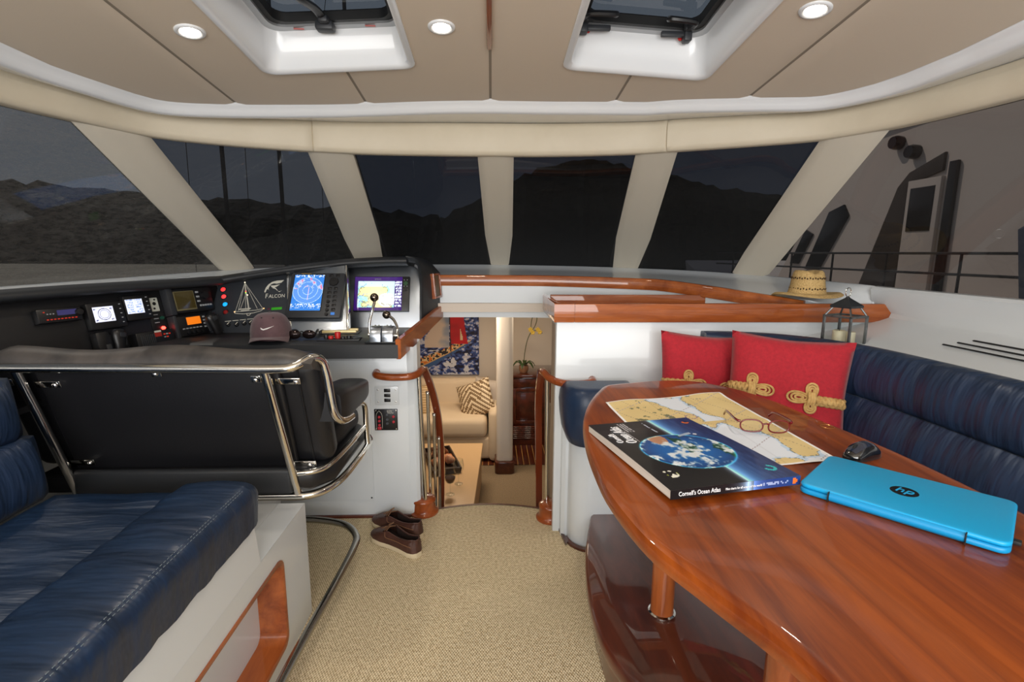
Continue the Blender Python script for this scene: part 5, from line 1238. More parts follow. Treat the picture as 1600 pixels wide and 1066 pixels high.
# ================================================================== PILLOWS
REDC = mat('red_linen', rgb(176, 26, 42), .85, bump=.6, bscale=(260, 260, 260), bdist=.0012, var=rgb(156, 20, 36), vscale=(90, 90, 12), sheen=.15)
ROPE = mat('tan_rope', rgb(208, 172, 110), .85, bump=.8, bscale=(300, 300, 300), bdist=.002, var=rgb(178, 138, 80), vscale=(60, 60, 60))
def pillow(name, label, M, w_, h_, th, group):
    r = thing(name, label, 'pillow', matrix=M, group=group)
    N = 22
    def P(u, v, s):
        x, y = 2*u-1, 2*v-1
        pin = 1-.085*(1-abs(x)**1.5)*(abs(y)**3)  ; pin2 = 1-.075*(1-abs(y)**1.5)*(abs(x)**3)
        d = max(0, (1-x**4)*(1-y**4))**.55*(1-.18*abs(x)*abs(y))
        wr = .004*math.sin(x*7+y*3)*(1-abs(x))*(1-abs(y))
        return Vector((x*w_/2*pin2, y*h_/2*pin, s*(th/2*d)+wr*s))
    bm = B()
    for s in (1, -1): loft(bm, [[P(i/N, j/N, s) for j in range(N+1)] for i in range(N+1)])
    bmesh.ops.remove_doubles(bm, verts=bm.verts, dist=1e-5); finish(bm, 'cover', REDC, r, smooth=80)
    def on(u, v, up=.004): q = P(u, v, 1); return q+Vector((0, 0, up))
    def loop(cu, cv, ang, L, W, name='rope_loop'):
        bm = B()
        for k, f in enumerate((1, .66, .34)):
            pts = []
            for i in range(22):
                a = 2*PI*i/22; lx = L*.5+L*.5*f*math.cos(a)*-1-(1-f)*L*.0; ly = W*f*math.sin(a)*(.55+.45*(1-math.cos(a))/2)
                x = lx*math.cos(ang)-ly*math.sin(ang); y = lx*math.sin(ang)+ly*math.cos(ang); pts.append(on(cu+x/w_, cv+y/h_, .006))
            tube(bm, pts, .0044, 6, True)
        return finish(bm, name, ROPE, r, smooth=80)
    def knot(cu, cv, side):
        loop(cu, cv, 0 if side > 0 else PI, .078, .025); loop(cu, cv, PI/2, .056, .023); loop(cu, cv, -PI/2, .052, .022)
        bm = B()
        for k in range(3): tube(bm, [on(cu-.02+.02*k, cv-.05, .012), on(cu-.012+.02*k, cv, .020), on(cu-.02+.02*k, cv+.05, .012)], .006, 7)
        finish(bm, 'rope_wrap', ROPE, r, smooth=80)
    def braid(u0, u1, v, name='rope_braid'):
        for st in range(3):
            bm = B(); pts = []; n = 44
            for i in range(n+1):
                t = i/n; ph = t*4.2*2*PI*(abs(u1-u0)/.28)*.5+st*2*PI/3
                q = on(u0+(u1-u0)*t, v+.030*math.sin(ph), .010+.006*math.cos(2*ph)); pts.append(q)
            tube(bm, pts, .0085, 7, sy=.9); finish(bm, 'rope_strand', ROPE, r, smooth=80)
    braid(.0, .19, .47); knot(.225, .47, 1); knot(.70, .45, -1); braid(.73, .985, .44)
    return r
def pm(c, right, up): return frame_matrix(c, right, up)
pillow('rope_pillow', 'red pillow with tan rope knots, the nearer one in the settee corner', pm((1.125, 1.865, .785), (.87, -.48, -.04), (.13, .22, .96)), .425, .42, .13, 'red pillows with rope knots')
pillow('rope_pillow', 'red pillow with tan rope knots tucked behind the other pillow', pm((.930, 2.095, .762), (.985, .06, -.07), (-.02, .16, .97)), .455, .41, .12, 'red pillows with rope knots')

# ================================================================== HAT AND LANTERN
sh = thing('straw_hat', 'woven straw hat lying on the teak tray by the window', 'hat', (1.468, 2.335, 1.108)); sh.scale = (.83, .83, 1.0)
STRAW = mat('woven_straw', rgb(216, 186, 128), .8, bump=1.0, bscale=(220, 220, 320), bdist=.002, var=rgb(176, 142, 86), vscale=(130, 130, 260))
SEGN = 44; rows = []
for r_, z in ((.178, -.012), (.165, .0), (.14, .008), (.115, .010), (.099, .012), (.095, .020), (.092, .05), (.087, .085), (.080, .108), (.070, .118), (.052, .120), (.025, .114), (.004, .112)):
    row = []
    for k in range(SEGN):
        a = 2*PI*k/SEGN; zz = z; rr = r_
        if r_ > .12: zz += .020*math.cos(a)**2*(r_-.11)/.06-.012*math.sin(a)*(r_-.11)/.06
        if z > .08: zz += -.016*math.exp(-(math.cos(a)*r_/.03)**2)*(1 if math.sin(a) < .3 else .6)
        row.append((rr*math.cos(a)*(.93 if z > .03 else 1), rr*math.sin(a), zz))
    rows.append(row)
bm = B(); loft(bm, rows, closed=True); thicken(bm, .003); ht = finish(bm, 'hat_body', STRAW, sh, smooth=60)
bm = B()
for z, r_ in ((.034, .0945), (.082, .0885)):
    for k in range(40):
        a = 2*PI*k/40; q = Vector((r_*math.cos(a)*.93, r_*math.sin(a), z+.003*(k % 2)))
        box(bm, q, (.004, .007, .0075), .001, Matrix.Rotation(a, 3, 'Z'))
o = finish(bm, 'weave_holes', mat('straw_shadow', rgb(70, 50, 28), .9), sh, smooth=0); o['kind'] = 'stuff'
ln_ = thing('candle_lantern', 'square metal and glass lantern with two cream candles behind the pillow', 'lantern', (1.432, 2.005, .932), (0, 0, math.radians(24)))
GALV = mat('aged_zinc', rgb(134, 138, 138), .35, metal=.8, var=rgb(92, 96, 98), vscale=(30, 30, 30))
LWD, LHT = .106, .122
for sx in (-1, 1):
    for sy in (-1, 1):
        bm = B(); box(bm, (sx*LWD/2, sy*LWD/2, LHT/2), (.009, .009, LHT), .001); finish(bm, 'corner_post', GALV, ln_)
for z, t in ((.004, .008), (LHT, .008)):
    bm = B()
    for s in (-1, 1): box(bm, (0, s*LWD/2, z), (LWD+.009, .009, t), .001); box(bm, (s*LWD/2, 0, z), (.009, LWD+.009, t), .001)
    if z < .01: box(bm, (0, 0, .003), (LWD, LWD, .004))
    finish(bm, 'frame_ring', GALV, ln_)
for s in (-1, 1):
    bm = B(); box(bm, (0, s*LWD/2, LHT/2), (LWD-.008, .002, LHT-.01)); finish(bm, 'pane', GLASS, ln_)
    bm = B(); box(bm, (s*LWD/2, 0, LHT/2), (.002, LWD-.008, LHT-.01)); finish(bm, 'pane', GLASS, ln_)
for sx in (-1, 1):
    for sy in (-1, 1):
        bm = B(); tube(bm, [(sx*LWD/2, sy*LWD/2, LHT), (sx*.034, sy*.034, LHT+.036)], .0035, 6); finish(bm, 'roof_strut', GALV, ln_)
bm = B(); q_ = [[(sx*a, sy*a, z) for sx, sy in ((1, 1), (-1, 1), (-1, -1), (1, -1))] for a, z in ((.040, LHT+.034), (.042, LHT+.036), (.042, LHT+.043), (.006, LHT+.074), (.004, LHT+.078))]
loft(bm, q_, closed=True, caps=True); finish(bm, 'roof_cap', mat('dark_zinc', rgb(70, 74, 78), .4, metal=.7), ln_, smooth=20)
bm = B(); tube(bm, [(.0175*math.cos(2*PI*k/24), 0, LHT+.096+.0175*math.sin(2*PI*k/24)) for k in range(24)], .002, 8, True); finish(bm, 'hanging_ring', STEEL, ln_)
WAX = mat('cream_wax', rgb(222, 208, 176), .5)
for x, y, r_, h_ in ((-.018, .008, .024, .064), (.026, -.012, .018, .058)):
    bm = B(); lathe(bm, [(0, .006), (r_, .006), (r_, h_-.003), (r_-.003, h_), (.004, h_-.004), (0, h_-.004)], (x, y, 0), 20); cd = finish(bm, 'candle', WAX, ln_)
    bm = B(); tube(bm, [(x, y, h_-.005), (x+.001, y, h_+.007)], .001, 5); finish(bm, 'wick', RUBBER, cd)
# ================================================================== HATCHES AND DOWNLIGHTS
RUBW = mat('hatch_white', rgb(232, 234, 236), .25, coat=.4)
for k, (x0, x1, y0, y1) in enumerate(HATCH):
    h = thing('roof_hatch', ['port roof hatch with a dark pane and one central black latch', 'starboard roof hatch with a dark pane and a pair of black handles with red buttons'][k], 'hatch', ((x0+x1)/2, y1, ceil_z((x0+x1)/2, y1)))
    HMt = T(*(-h.location)); cx, cy = (x0+x1)/2, (y0+y1)/2; w_, d_ = x1-x0, y1-y0
    def hz(x, y, dz): return (x, y, ceil_z(x, y)+dz)
    O_ = rrect(w_, d_, .045, 5, cx, cy); I_ = rrect(w_-.03, d_-.03, .04, 5, cx, cy); Q_ = rrect(w_+.022, d_+.022, .05, 5, cx, cy)
    bm = B(); loft(bm, [[hz(x, y, .01) for x, y in Q_], [hz(x, y, -.007) for x, y in Q_], [hz(x, y, -.009) for x, y in O_], [hz(x, y, .002) for x, y in I_], [hz(x, y, .16) for x, y in rrect(w_-.045, d_-.045, .06, 5, cx, cy)]], closed=True)
    finish(bm, 'coaming', RUBW, h, smooth=50, matrix=HMt)
    F0 = rrect(w_-.04, d_-.04, .06, 5, cx, cy); F1 = rrect(w_-.085, d_-.085, .05, 5, cx, cy); F2 = rrect(w_-.13, d_-.13, .045, 5, cx, cy)
    bm = B(); loft(bm, [[hz(x, y, .128) for x, y in F0], [hz(x, y, .122) for x, y in F0], [hz(x, y, .124) for x, y in F1], [hz(x, y, .15) for x, y in F1]], closed=True); finish(bm, 'metal_frame', mat('anodised_silver', rgb(190, 192, 194), .3, metal=.7), h, smooth=40, matrix=HMt)
    bm = B(); loft(bm, [[hz(x, y, .132) for x, y in F1], [hz(x, y, .128) for x, y in F2], [hz(x, y, .16) for x, y in F2]], closed=True); finish(bm, 'rubber_seal', RUBBER, h, smooth=40, matrix=HMt)
    bm = B(); bm.faces.new([bm.verts.new(hz(x, y, .158)) for x, y in F1]); finish(bm, 'pane', HATCHG, h, smooth=0, matrix=HMt)
    if k == 0:
        bm = B(); box(bm, hz(cx-.03, y1-.062, .108), (.062, .045, .030), .008); box(bm, hz(cx-.026, y1-.085, .116), (.034, .05, .024), .008); la = finish(bm, 'latch', DARKP, h, matrix=HMt)
        bm = B(); tube(bm, catmull([hz(cx-.03, y1-.07, .125), hz(cx-.035, y1-.15, .12), hz(cx-.055, y1-.26, .10), hz(cx-.07, y1-.33, .12)], 6), .016, 10, sy=.7); finish(bm, 'latch_strap', BLACKP, h, matrix=HMt)
        for s in (-.13, .12):
            bm = B(); p = hz(cx+s, y1-.037, .1185); box(bm, p, (.036, .006, .004), .001); finish(bm, 'red_marking', mat('faded_red', rgb(200, 110, 104), .6), h, matrix=HMt)
    else:
        for s, sg_ in ((-.205, 1), (.165, -1)):
            bm = B(); box(bm, hz(cx+s, y1-.062, .105), (.028, .040, .042), .006); box(bm, hz(cx+s, y1-.085, .125), (.034, .03, .030), .006); hd = finish(bm, 'hinge_block', DARKP, h, matrix=HMt)
            bm = B(); box(bm, hz(cx+s+sg_*.052, y1-.066, .104), (.085, .018, .018), .004); finish(bm, 'hinge_arm', DARKP, h, matrix=HMt)
            bm = B(); tube(bm, catmull([hz(cx+s-.004, y1-.08, .12), hz(cx+s-.004, y1-.15, .10), hz(cx+s+sg_*.02, y1-.165, .098), hz(cx+s+sg_*.088, y1-.165, .100), hz(cx+s+sg_*.092, y1-.14, .112)], 6), .010, 8); finish(bm, 'handle', BLACKP, h, matrix=HMt)
            bm = B(); lathe(bm, [(0, .004), (.008, .003), (.009, 0)], hz(cx+s+sg_*.018, y1-.045, .104), 10, 'Y'); finish(bm, 'red_button', RED, h, matrix=HMt)
DLM = em('lamp_glow', (1.0, .90, .74), 14)
for (x, y), lab in (((-.917, 1.735), 'round recessed downlight left of the port hatch'), ((-.157, 1.768), 'round recessed downlight between the port hatch and the centre seam'), ((.912, 1.545), 'round recessed downlight right of the starboard hatch')):
    z = ceil_z(x, y); d = thing('downlight', lab, 'light', (x, y, z), (-.0997, .11*x, 0), 'recessed downlights in the ceiling')
    bm = B(); lathe(bm, [(.044, .004), (.043, -.003), (.036, -.006), (.029, -.004), (.027, .0)], seg=28, cap=False); finish(bm, 'trim_ring', RUBW, d, smooth=60)
    bm = B(); lathe(bm, [(0, -.0045), (.024, -.0040), (.0285, -.002)], seg=24); finish(bm, 'lamp_lens', DLM, d)
    L = bpy.data.lights.new('downlight_beam', 'SPOT'); L.energy = 8; L.spot_size = 2.3; L.spot_blend = .8; L.shadow_soft_size = .03; L.color = (1, .88, .72)
    lo = bpy.data.objects.new('downlight_beam', L); C.objects.link(lo); lo.location = (x, y, z-.02)

# ================================================================== COMPANIONWAY RAILS
VARN = wood('varnished_rail', rgb(112, 46, 14), rgb(168, 84, 34), (10, 10, 10), coat=1.0)
def rail(label, wall, bend, post, down, base, bal, s):
    r = thing('handrail', label, 'handrail', (base[0], base[1], 0)); M = T(-base[0], -base[1], 0)
    bm = B(); tube(bm, catmull(wall+bend, 6), .0175, 14); finish(bm, 'grip', VARN, r, smooth=80, matrix=M)
    rows = []
    for p in catmull(down, 6): rows.append([(p.x-.017, p.y-.012, p.z), (p.x+.017, p.y-.012, p.z), (p.x+.017, p.y+.018, p.z), (p.x-.017, p.y+.018, p.z)])
    bm = B(); loft(bm, rows, closed=True, caps=True); finish(bm, 'stair_rail', mat('rail_mahogany', rgb(112, 46, 20), .3, coat=1), r, smooth=60, matrix=M)
    bm = B(); tube(bm, post, .0115, 14); finish(bm, 'post', STEEL, r, smooth=80, matrix=M)
    for a, b in bal:
        bm = B(); tube(bm, [a, b], .0085, 10); lathe(bm, [(.0, .0), (.010, 0), (.010, .012), (0, .014)], b if b[2] > a[2] else a, 10); finish(bm, 'baluster', STEEL, r, smooth=80, matrix=M)
    bm = B(); lathe(bm, [(0, .002), (.074, .002), (.074, .010), (.064, .016), (.060, .022), (.058, .060), (.061, .066), (.060, .074), (.050, .082), (.020, .084), (0, .084)], base, 28); finish(bm, 'newel_base', VARN, r, smooth=50, matrix=M)
    return r
rail('varnished handrail with steel posts on the port side of the steps', [(-.545, 2.392, .738), (-.54, 2.355, .733), (-.50, 2.338, .728)], [(-.44, 2.335, .726), (-.385, 2.34, .728), (-.352, 2.375, .732), (-.338, 2.43, .738), (-.332, 2.49, .725)],
     [(-.348, 2.39, .715), (-.333, 2.40, .07)], [(-.334, 2.46, .745), (-.316, 2.52, .66), (-.296, 2.58, .54), (-.284, 2.64, .40), (-.281, 2.70, .22), (-.286, 2.74, .02), (-.295, 2.76, -.3)], (-.345, 2.43, 0),
     [((-.318, 2.50, .02), (-.322, 2.50, .60)), ((-.302, 2.58, -.1), (-.301, 2.58, .46)), ((-.288, 2.66, -.2), (-.287, 2.66, .30))], -1)
rail('varnished handrail with steel posts on the starboard side of the steps', [(.452, 2.23, .738), (.446, 2.195, .735), (.41, 2.185, .730)], [(.35, 2.19, .727), (.30, 2.22, .728), (.262, 2.28, .735), (.245, 2.34, .745), (.242, 2.40, .735)],
     [(.262, 2.35, .72), (.272, 2.37, .07)], [(.240, 2.40, .745), (.236, 2.46, .64), (.240, 2.54, .50), (.250, 2.60, .30), (.258, 2.64, .05), (.265, 2.66, -.3)], (.292, 2.35, 0),
     [((.29, 2.45, -.05), (.282, 2.45, .55)), ((.30, 2.54, -.15), (.292, 2.54, .38))], 1)

# ================================================================== SHOES
LEATH = mat('brown_shoe_leather', rgb(84, 52, 42), .5, bump=.4, bscale=(200, 200, 200), bdist=.0008, var=rgb(64, 38, 30), vscale=(30, 30, 30))
def shoe(label, loc, rz):
    r = thing('boat_shoe', label, 'shoe', loc, (0, 0, rz), 'pair of boat shoes on the carpet'); r.scale = (1.12, 1.06, 1.12)
    L_ = .285
    def hw(t, side):
        a = .030+.016*math.sin(PI*min(1, t/.9)*.9)**1.0 if t < .55 else 0
        base = [(0, .012), (.04, .027), (.12, .033), (.30, .032), (.50, .036), (.68, .046), (.82, .046), (.92, .036), (.97, .024), (1, .008)]
        for (t0, w0), (t1, w1) in zip(base[:-1], base[1:]):
            if t0 <= t <= t1: s_ = (t-t0)/(t1-t0); s_ = s_*s_*(3-2*s_)*.5+s_*.5; return w0+(w1-w0)*s_
    TS = [0, .01, .03, .06, .12, .2, .3, .4, .5, .58, .66, .74, .82, .88, .93, .97, 1.0]
    ol = [(hw(t, 1), L_*t-L_/2) for t in TS]+[(-hw(t, 1), L_*t-L_/2) for t in TS[::-1]]
    bm = B(); loft(bm, [[(x*s_, y*(1+.0*s_), z) for x, y in ol] for s_, z in ((.94, 0), (1.03, .003), (1.04, .016), (1.0, .020))], closed=True, caps=True); finish(bm, 'sole', mat('cream_rubber', rgb(208, 192, 160), .7), r, smooth=40)
    def top(t):   # height of the upper at the collar / vamp
        pts = [(0, .070), (.06, .074), (.18, .064), (.34, .056), (.50, .064), (.60, .068), (.70, .058), (.82, .044), (.92, .034), (1, .024)]
        for (t0, w0), (t1, w1) in zip(pts[:-1], pts[1:]):
            if t0 <= t <= t1: return w0+(w1-w0)*(t-t0)/(t1-t0)
    rows = []; inner = []; rim = []
    for t in TS:
        w2, h = hw(t, 1), top(t); y = L_*t-L_/2; row = []
        opn = t < .60
        for k in range(13):
            a = PI*k/12; c_, s_ = math.cos(a), math.sin(a)
            x = w2*math.copysign(abs(c_)**.55, c_); z = .016+(h-.016)*s_**.75
            if t < .05: y_ = y+.010*s_*0
            row.append((x, y+(.012*s_ if t < .04 else 0), z))
        if opn:
            row = row[:4]+[(None,)]*5+row[9:]
            lf, rt = row[3], row[9]; rw = min(.026, abs(lf[0])*.82); zz = top(t)-.002
            lft = (rw, lf[1], zz); rgt = (-rw, rt[1], zz)
            row = row[:4]+[lft, None, None, None, rgt]+row[9:]
            rows.append(('o', row))
        else: rows.append(('c', row))
    bm = B()
    for (ka, A), (kb, D) in zip(rows[:-1], rows[1:]):
        for k in range(12):
            q = [A[k], A[k+1], D[k+1], D[k]]
            if any(v is None for v in q): continue
            bm.faces.new([bm.verts.new(v) for v in q])
    # close the heel
    h0 = rows[0][1]; bm.faces.new([bm.verts.new(v) for v in h0 if v is not None])
    bmesh.ops.remove_doubles(bm, verts=bm.verts, dist=1e-5); finish(bm, 'upper', LEATH, r, smooth=70)
    bm = B(); ins = [(x*.86, y*.96-.004, .026) for x, y in ol]; bm.faces.new([bm.verts.new(v) for v in ins])
    for sgn in (1, -1):
        rr = []
        for kk, row in rows:
            if kk == 'o': v = row[4] if sgn > 0 else row[8]; rr.append([v, (v[0]*1.02, v[1], .026)])
        loft(bm, rr)
    finish(bm, 'lining', mat('dark_lining', rgb(40, 26, 22), .8), r, smooth=40)
    cp_ = [row[4] for kk, row in rows if kk == 'o']; cm = [row[8] for kk, row in rows if kk == 'o']
    bm = B(); tube(bm, cm[::-1]+cp_, .0032, 7); finish(bm, 'collar', LEATH, r, smooth=80)
    LACE = mat('tan_lace', rgb(120, 84, 58), .7)
    bm = B()
    for sgn in (1, -1): tube(bm, catmull([(sgn*(hw(t, 1)*.98), L_*t-L_/2, .046) for t in (.06, .2, .32, .44, .56)]+[(sgn*.030, L_*.60-L_/2, .060)], 4), .0018, 6)
    finish(bm, 'side_lace', LACE, r, smooth=80)
    bm = B()
    for k in range(3):
        y = L_*(.60+.05*k)-L_/2; tube(bm, catmull([(-.024+.002*k, y, .064-.006*k), (0, y+.004, .0705-.006*k), (.024-.002*k, y, .064-.006*k)], 4), .002, 6)
    for sgn in (1, -1): tube(bm, catmull([(0, .045, .068), (sgn*.018, .035, .078), (sgn*.028, .05, .070), (sgn*.006, .050, .069)], 5), .002, 6)
    finish(bm, 'laces', LACE, r, smooth=80)
    bm = B(); tube(bm, catmull([(hw(t, 1)*.78*s_, L_*t-L_/2, top(t)*.80+.006) for t, s_ in ((.62, 1), (.78, .9), (.90, .5), (.915, 0), (.90, -.5), (.78, -.9), (.62, -1))], 5), .0022, 6); finish(bm, 'apron_seam', LEATH, r, smooth=80)
    return r
shoe('brown leather boat shoe on the carpet, nearer of the pair', (-.432, 2.130, .001), math.radians(51))
shoe('brown leather boat shoe on the carpet, behind the other one', (-.450, 2.265, .001), math.radians(56))

# ================================================================== THE SALOON BELOW
LINEN = mat('cream_linen', rgb(222, 202, 174), .85, bump=.3, bscale=(120, 120, 120), bdist=.001)
sf = thing('saloon_sofa', 'cream linen sofa against the forward wall of the saloon', 'sofa', (-.65, 5.5, -.9)); SM = T(.65, -5.5, .9)
def sp_(bm, n, m=LINEN, par=None): return finish(bm, n, m, sf, smooth=70, matrix=SM)
bm = B(); cushion(bm, (-.70, 5.55, -.74), (1.36, .82, .24), .03); sp_(bm, 'base')
bm = B(); cushion(bm, (-.70, 5.46, -.515), (1.30, .70, .21), .06); sp_(bm, 'seat_cushion')
bm = B(); cushion(bm, (-.46, 5.84, -.33), (.86, .20, .37), .07, 5, Matrix.Rotation(-.14, 3, 'X')); sp_(bm, 'back_cushion')
bm = B(); cushion(bm, (-1.30, 5.84, -.33), (.80, .20, .37), .07, 5, Matrix.Rotation(-.14, 3, 'X')); sp_(bm, 'back_cushion')
bm = B(); cushion(bm, (.03, 5.5, -.60), (.13, .80, .55), .05); sp_(bm, 'arm')
bm = B(); cushion(bm, (-.70, 5.95, -.60), (1.36, .12, .60), .04); sp_(bm, 'back')
def fzeb(U, V):
    q = (np.abs(U-.45)*1.1+V*1.0+.10*fbm(U, V, 4, 3, 3))*6.5
    return np.where(((q % 1) > .45)[..., None], cl(124, 98, 66), cl(226, 208, 178))
def fstr(U, V): return np.where(((V*13) % 1 > .4)[..., None], cl(176, 142, 96), cl(210, 184, 144))
def scatter(label, loc, rot, f, w_, h_, name='scatter_cushion'):
    r = thing(name, label, 'cushion', loc, rot, 'scatter cushions on the saloon sofa')
    def P(u, v, s):
        x, y = 2*u-1, 2*v-1; d = max(0, (1-x**4)*(1-y**4))**.55
        return (x*w_/2*(1-.06*(1-y*y)*x*x), y*h_/2*(1-.06*(1-x*x)*y*y), s*.075*d)
    print_grid('front', 26, 26, f, lambda u, v: P(u, v, 1), CANVAS, r); print_grid('back', 12, 12, f, lambda u, v: P(u, v, -1), CANVAS, r)
    for c in r.children: c.data.polygons.foreach_set('use_smooth', [True]*len(c.data.polygons))
scatter('zebra patterned brown and cream cushion at the sofa arm', (-.175, 5.40, -.275), (math.radians(64), math.radians(-22), math.radians(-14)), fzeb, .40, .40)
scatter('tan striped cushion at the left end of the saloon sofa', (-.84, 5.40, -.30), (math.radians(68), 0, math.radians(8)), fstr, .36, .36)
scatter('pale grey cushion behind the zebra patterned cushion', (-.055, 5.60, -.27), (math.radians(72), math.radians(10), 0), lambda U, V: np.zeros(U.shape+(3,))+cl(196, 184, 172), .32, .34)
ct = thing('coffee_table', 'long low beige coffee table in the saloon', 'table', (-.38, 4.0, -.9)); CM = T(.38, -4.0, .9)
BEI = mat('beige_lacquer', rgb(214, 178, 132), .4, coat=.2)
bm = B(); prism(bm, [(-.66, 3.2), (-.14, 3.2), (-.085, 4.68), (-.66, 4.68)], -.535, -.50, .008); finish(bm, 'top', BEI, ct, matrix=CM)
bm = B(); prism(bm, [(-.63, 3.23), (-.155, 3.23), (-.10, 4.65), (-.63, 4.65)], -.89, -.536, .006); finish(bm, 'body', mat('beige_side', rgb(176, 146, 112), .5), ct, matrix=CM)
bk_ = thing('fruit_tray', 'dark square tray heaped with orange shells on the coffee table', 'tray', (-.435, 4.22, -.4995), (0, 0, math.radians(16)))
DKW = mat('dark_wicker', rgb(58, 40, 26), .6, bump=.8, bscale=(150, 150, 60), bdist=.003)
bm = B(); box(bm, (0, 0, .006), (.22, .50, .012), .003); finish(bm, 'floor', DKW, bk_)
for s in (-1, 1):
    bm = B(); box(bm, (s*.11, 0, .025), (.014, .52, .05), .004, Matrix.Rotation(s*.25, 3, 'Y')); finish(bm, 'long_side', DKW, bk_)
    bm = B(); box(bm, (0, s*.25, .025), (.22, .014, .05), .004); finish(bm, 'short_side', DKW, bk_)
r_ = random.Random(8)
SHC = [mat('shell_%s' % n, rgb(*c), .5, var=rgb(*v), vscale=(40, 40, 40)) for n, c, v in (('orange', (222, 140, 76), (186, 96, 48)), ('pink', (232, 180, 140), (184, 110, 76)), ('brown', (140, 84, 48), (84, 44, 26)))]
for k in range(16):
    x, y = r_.uniform(-.07, .07), r_.uniform(-.13, .17); s_ = r_.uniform(.032, .048)
    bm = B(); a0 = r_.uniform(0, 6)
    rows = []
    for j in range(9):
        t = j/8; rr = s_*math.sin(PI*(.04+.92*t))**.8*(1+.12*math.sin(t*14)); rows.append([((t-.5)*s_*2.6, rr*math.cos(a), rr*math.sin(a)*.85) for a in [2*PI*q/10 for q in range(10)]])
    loft(bm, rows, closed=True, caps=True)
    bmesh.ops.rotate(bm, cent=(0, 0, 0), matrix=Euler((r_.uniform(0, 3), r_.uniform(-.5, .5), a0)).to_matrix(), verts=bm.verts)
    o = finish(bm, 'seashell', SHC[k % 3], smooth=60); o.location = bk_.location+Vector((x, y, .030+.018*(k % 3)+.01))
    tag(o, ['orange', 'pinkish', 'brown'][k % 3]+' spiky seashell heaped with others in the dark tray', 'shell', ['orange', 'pinkish', 'brown'][k % 3]+' seashells in the dark tray')
for k, (x, y, red, lab) in enumerate(((-.314, 3.62, True, 'stemmed wine glass with red wine on the coffee table'), (-.262, 3.80, False, 'empty stemmed wine glass behind the red wine'))):
    g = thing('wine_glass', lab, 'glass', (x, y, -.4995), (0, 0, 0), 'wine glasses on the coffee table')
    bm = B(); lathe(bm, [(0, .001), (.034, .001), (.033, .003), (.006, .006), (.0035, .012), (.0035, .080), (.008, .088)], seg=20, cap=False); finish(bm, 'stem', GLASS, g, smooth=60)
    bm = B(); lathe(bm, [(.008, .088), (.030, .102), (.041, .128), (.042, .155), (.034, .205), (.0335, .205), (.041, .155)], seg=20, cap=False); finish(bm, 'bowl', GLASS, g, smooth=60)
    if red: bm = B(); lathe(bm, [(0, .089), (.007, .089), (.029, .103), (.0395, .128), (.0400, .138), (0, .138)], seg=20); finish(bm, 'wine', mat('red_wine', rgb(50, 8, 14), .05, coat=1), g, smooth=40)
# painting
pt = thing('sailing_painting', 'painting of a sailing boat with a red sail on blue waves', 'painting', (-.62, 6.118, .21))
PW, PH = .93, .76
bm = B(); box(bm, (0, .0, 0), (PW, .024, PH), .002); finish(bm, 'canvas_edge', mat('canvas_blue_edge', rgb(30, 44, 96), .7), pt)
def f_paint(U, V):
    n = fbm(np.clip(U*.7+V*.3, 0, 1), np.clip(V*.9-U*.25+.2, 0, 1), 34, 3, 51); m = fbm(U, V, 12, 4, 52)
    c = mixc(np.zeros(U.shape+(3,))+cl(24, 34, 86), np.zeros(U.shape+(3,))+cl(84, 112, 176), np.clip((n-.38)*4, 0, 1)); c = np.where((n > .64)[..., None], cl(190, 190, 206), c); c = np.where((n < .34)[..., None], cl(20, 18, 40), c)
    low = V < .40-.12*np.abs(U-.4); c = np.where((low & (m > .60))[..., None], cl(214, 214, 220), c)
    hull_t = .16+.34*(U-.28)/.62+.06*((U-.28)/.62)**2; inh = (U > .22) & (U < .90)
    c = np.where((inh & (V < hull_t) & (V > hull_t-.10*(1-.7*(U-.22)/.68)))[..., None], cl(60, 92, 140), c)
    c = np.where((inh & (np.abs(V-hull_t) < .010))[..., None], cl(206, 170, 110), c)
    crew = (U > .20) & (U < .76) & (V > hull_t+.005) & (V < hull_t+.14-.10*(U-.2)); k = vnoise(U, V, 44, 61)
    cc = np.where((k > .66)[..., None], cl(214, 120, 40), np.where((k > .45)[..., None], cl(222, 196, 150), cl(40, 32, 36))); c = np.where(crew[..., None], cc, c)
    s1 = (V > .44) & (U < .62) & (U > .62-(1.12-V)*.62) & (U > .30); sc_ = mixc(np.zeros(U.shape+(3,))+cl(206, 186, 170), np.zeros(U.shape+(3,))+cl(120, 138, 166), np.clip((fbm(U, V, 5, 3, 70)-.35)*3, 0, 1)); c = np.where(s1[..., None], sc_, c)
    s2 = (U > .63) & (U < .84+.03*np.sin(V*5)) & (V > .50) & (V < .98); c = np.where(s2[..., None], cl(186, 16, 26)*(.88+.2*vnoise(U, V, 14, 71))[..., None], c)
    c = np.where((s2 & (U > .76) & (U < .795) & (V > .56) & (V < .74-.0*U) & (U-.76 < (.75-V)*.22))[..., None], cl(214, 190, 150), c)
    c = np.where((np.abs(U-.625-.02*(.9-V)) < .006)[..., None] & ((V > .30)[..., None]), cl(60, 44, 40), c)
    c = np.where(((V < .045) & (U > .55) & (U < .92) & (k > .55))[..., None], cl(214, 214, 226), c)
    return c
print_grid('picture', 120, 100, f_paint, lambda u, v: (PW*(u-.5), -.0125, PH*(v-.5)), CANVAS, pt)
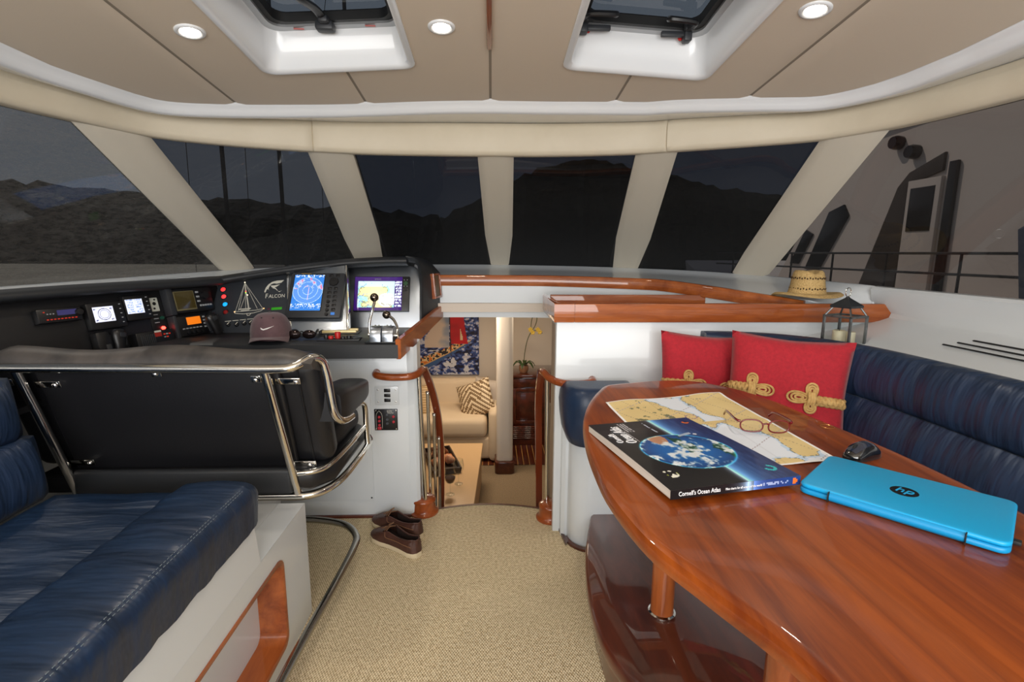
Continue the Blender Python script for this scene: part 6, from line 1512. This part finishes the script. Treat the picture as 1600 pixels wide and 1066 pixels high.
# cabinet with orchid
cb = thing('saloon_cabinet', 'dark mahogany cabinet beyond the column', 'cabinet', (.58, 5.8, -.9)); KM = T(-.58, -5.8, .9)
bm = B(); box(bm, (.60, 5.84, -.09+.02), (.80, .52, .03), .006); finish(bm, 'top', MAHOG, cb, matrix=KM)
bm = B(); box(bm, (.60, 5.85, -.49), (.76, .48, .80), .006); finish(bm, 'carcass', MAHOG, cb, matrix=KM)
bm = B(); box(bm, (.415, 5.604, -.15), (.36, .014, .10), .004); finish(bm, 'drawer', MAHOG, cb, matrix=KM)
dr = None
bm = B()
for q in ((.255, .04, .40), (.575, .04, .40)): box(bm, (q[0], 5.603, -.42), (q[1], .016, .42), .003)
for z in (-.23, -.61): box(bm, (.415, 5.603, z), (.28, .016, .04), .003)
dr = finish(bm, 'door', MAHOG, cb, matrix=KM)
bm = B(); box(bm, (.415, 5.609, -.42), (.28, .008, .36), .002); finish(bm, 'door_panel', MAHOG, dr)
for k in range(7):
    bm = B(); box(bm, (.415, 5.605, -.67-.022*k), (.34, .014, .014), .003, Matrix.Rotation(.5, 3, 'X')); finish(bm, 'louvre', MAHOG, cb, matrix=KM)
oc = thing('potted_orchid', 'yellow orchid with an arching stem in a brown pot on the cabinet', 'plant', (.365, 5.72, -.0545))
bm = B(); lathe(bm, [(0, .002), (.040, .002), (.055, .03), (.058, .06), (.052, .085), (.047, .085), (.050, .06), (.04, .07), (0, .07)], seg=22); finish(bm, 'pot', mat('brown_glaze', rgb(126, 84, 56), .3, coat=.5, var=rgb(160, 116, 84), vscale=(3, 3, 40)), oc, smooth=60)
GRN = mat('orchid_leaf', rgb(52, 74, 34), .4)
for k in range(6):
    a = k*1.05+.3; bm = B(); rows = []
    for j in range(9):
        t = j/8; rr = .02+.12*t; z = .08+.06*math.sin(PI*t*.8)-.05*t*t; w2 = .024*math.sin(PI*(.08+.88*t))
        c_ = Vector((rr*math.cos(a), rr*math.sin(a), z)); n_ = Vector((-math.sin(a), math.cos(a), 0)); rows.append([c_-n_*w2+Vector((0, 0, .006)), c_, c_+n_*w2+Vector((0, 0, .006))])
    loft(bm, rows); thicken(bm, .003); finish(bm, 'leaf', GRN, oc, smooth=60)
ST = catmull([(0, 0, .08), (.01, 0, .22), (.035, 0, .36), (.075, 0, .46), (.125, 0, .54), (.145, 0, .62), (.128, 0, .67), (.105, 0, .66), (.085, 0, .60), (.078, 0, .52)], 6)
bm = B(); tube(bm, ST, .0045, 7); finish(bm, 'stem', mat('orchid_stem', rgb(74, 80, 40), .5), oc, smooth=80)
bm = B(); tube(bm, catmull([(.075, 0, .46), (.12, 0, .485), (.17, 0, .48), (.21, 0, .455)], 5), .0035, 6); finish(bm, 'side_stem', mat('orchid_stem', rgb(74, 80, 40), .5), oc, smooth=80)
YEL = mat('orchid_yellow', rgb(212, 178, 66), .5)
for x, z in ((.072, .50), (.098, .465), (.155, .50), (.178, .470)):
    fl = None
    for k in range(5):
        a = 2*PI*k/5+.3; bm = B(); rows = []
        for j in range(5):
            t = j/4; w2 = .011*math.sin(PI*(.1+.85*t)); c_ = Vector((x+.030*t*math.cos(a), -.012-.006*math.sin(PI*t), z+.030*t*math.sin(a))); n_ = Vector((-math.sin(a), 0, math.cos(a))); rows.append([c_-n_*w2, c_+n_*w2])
        loft(bm, rows); thicken(bm, .0015); o = finish(bm, 'petal', YEL, oc if fl is None else oc, smooth=60)
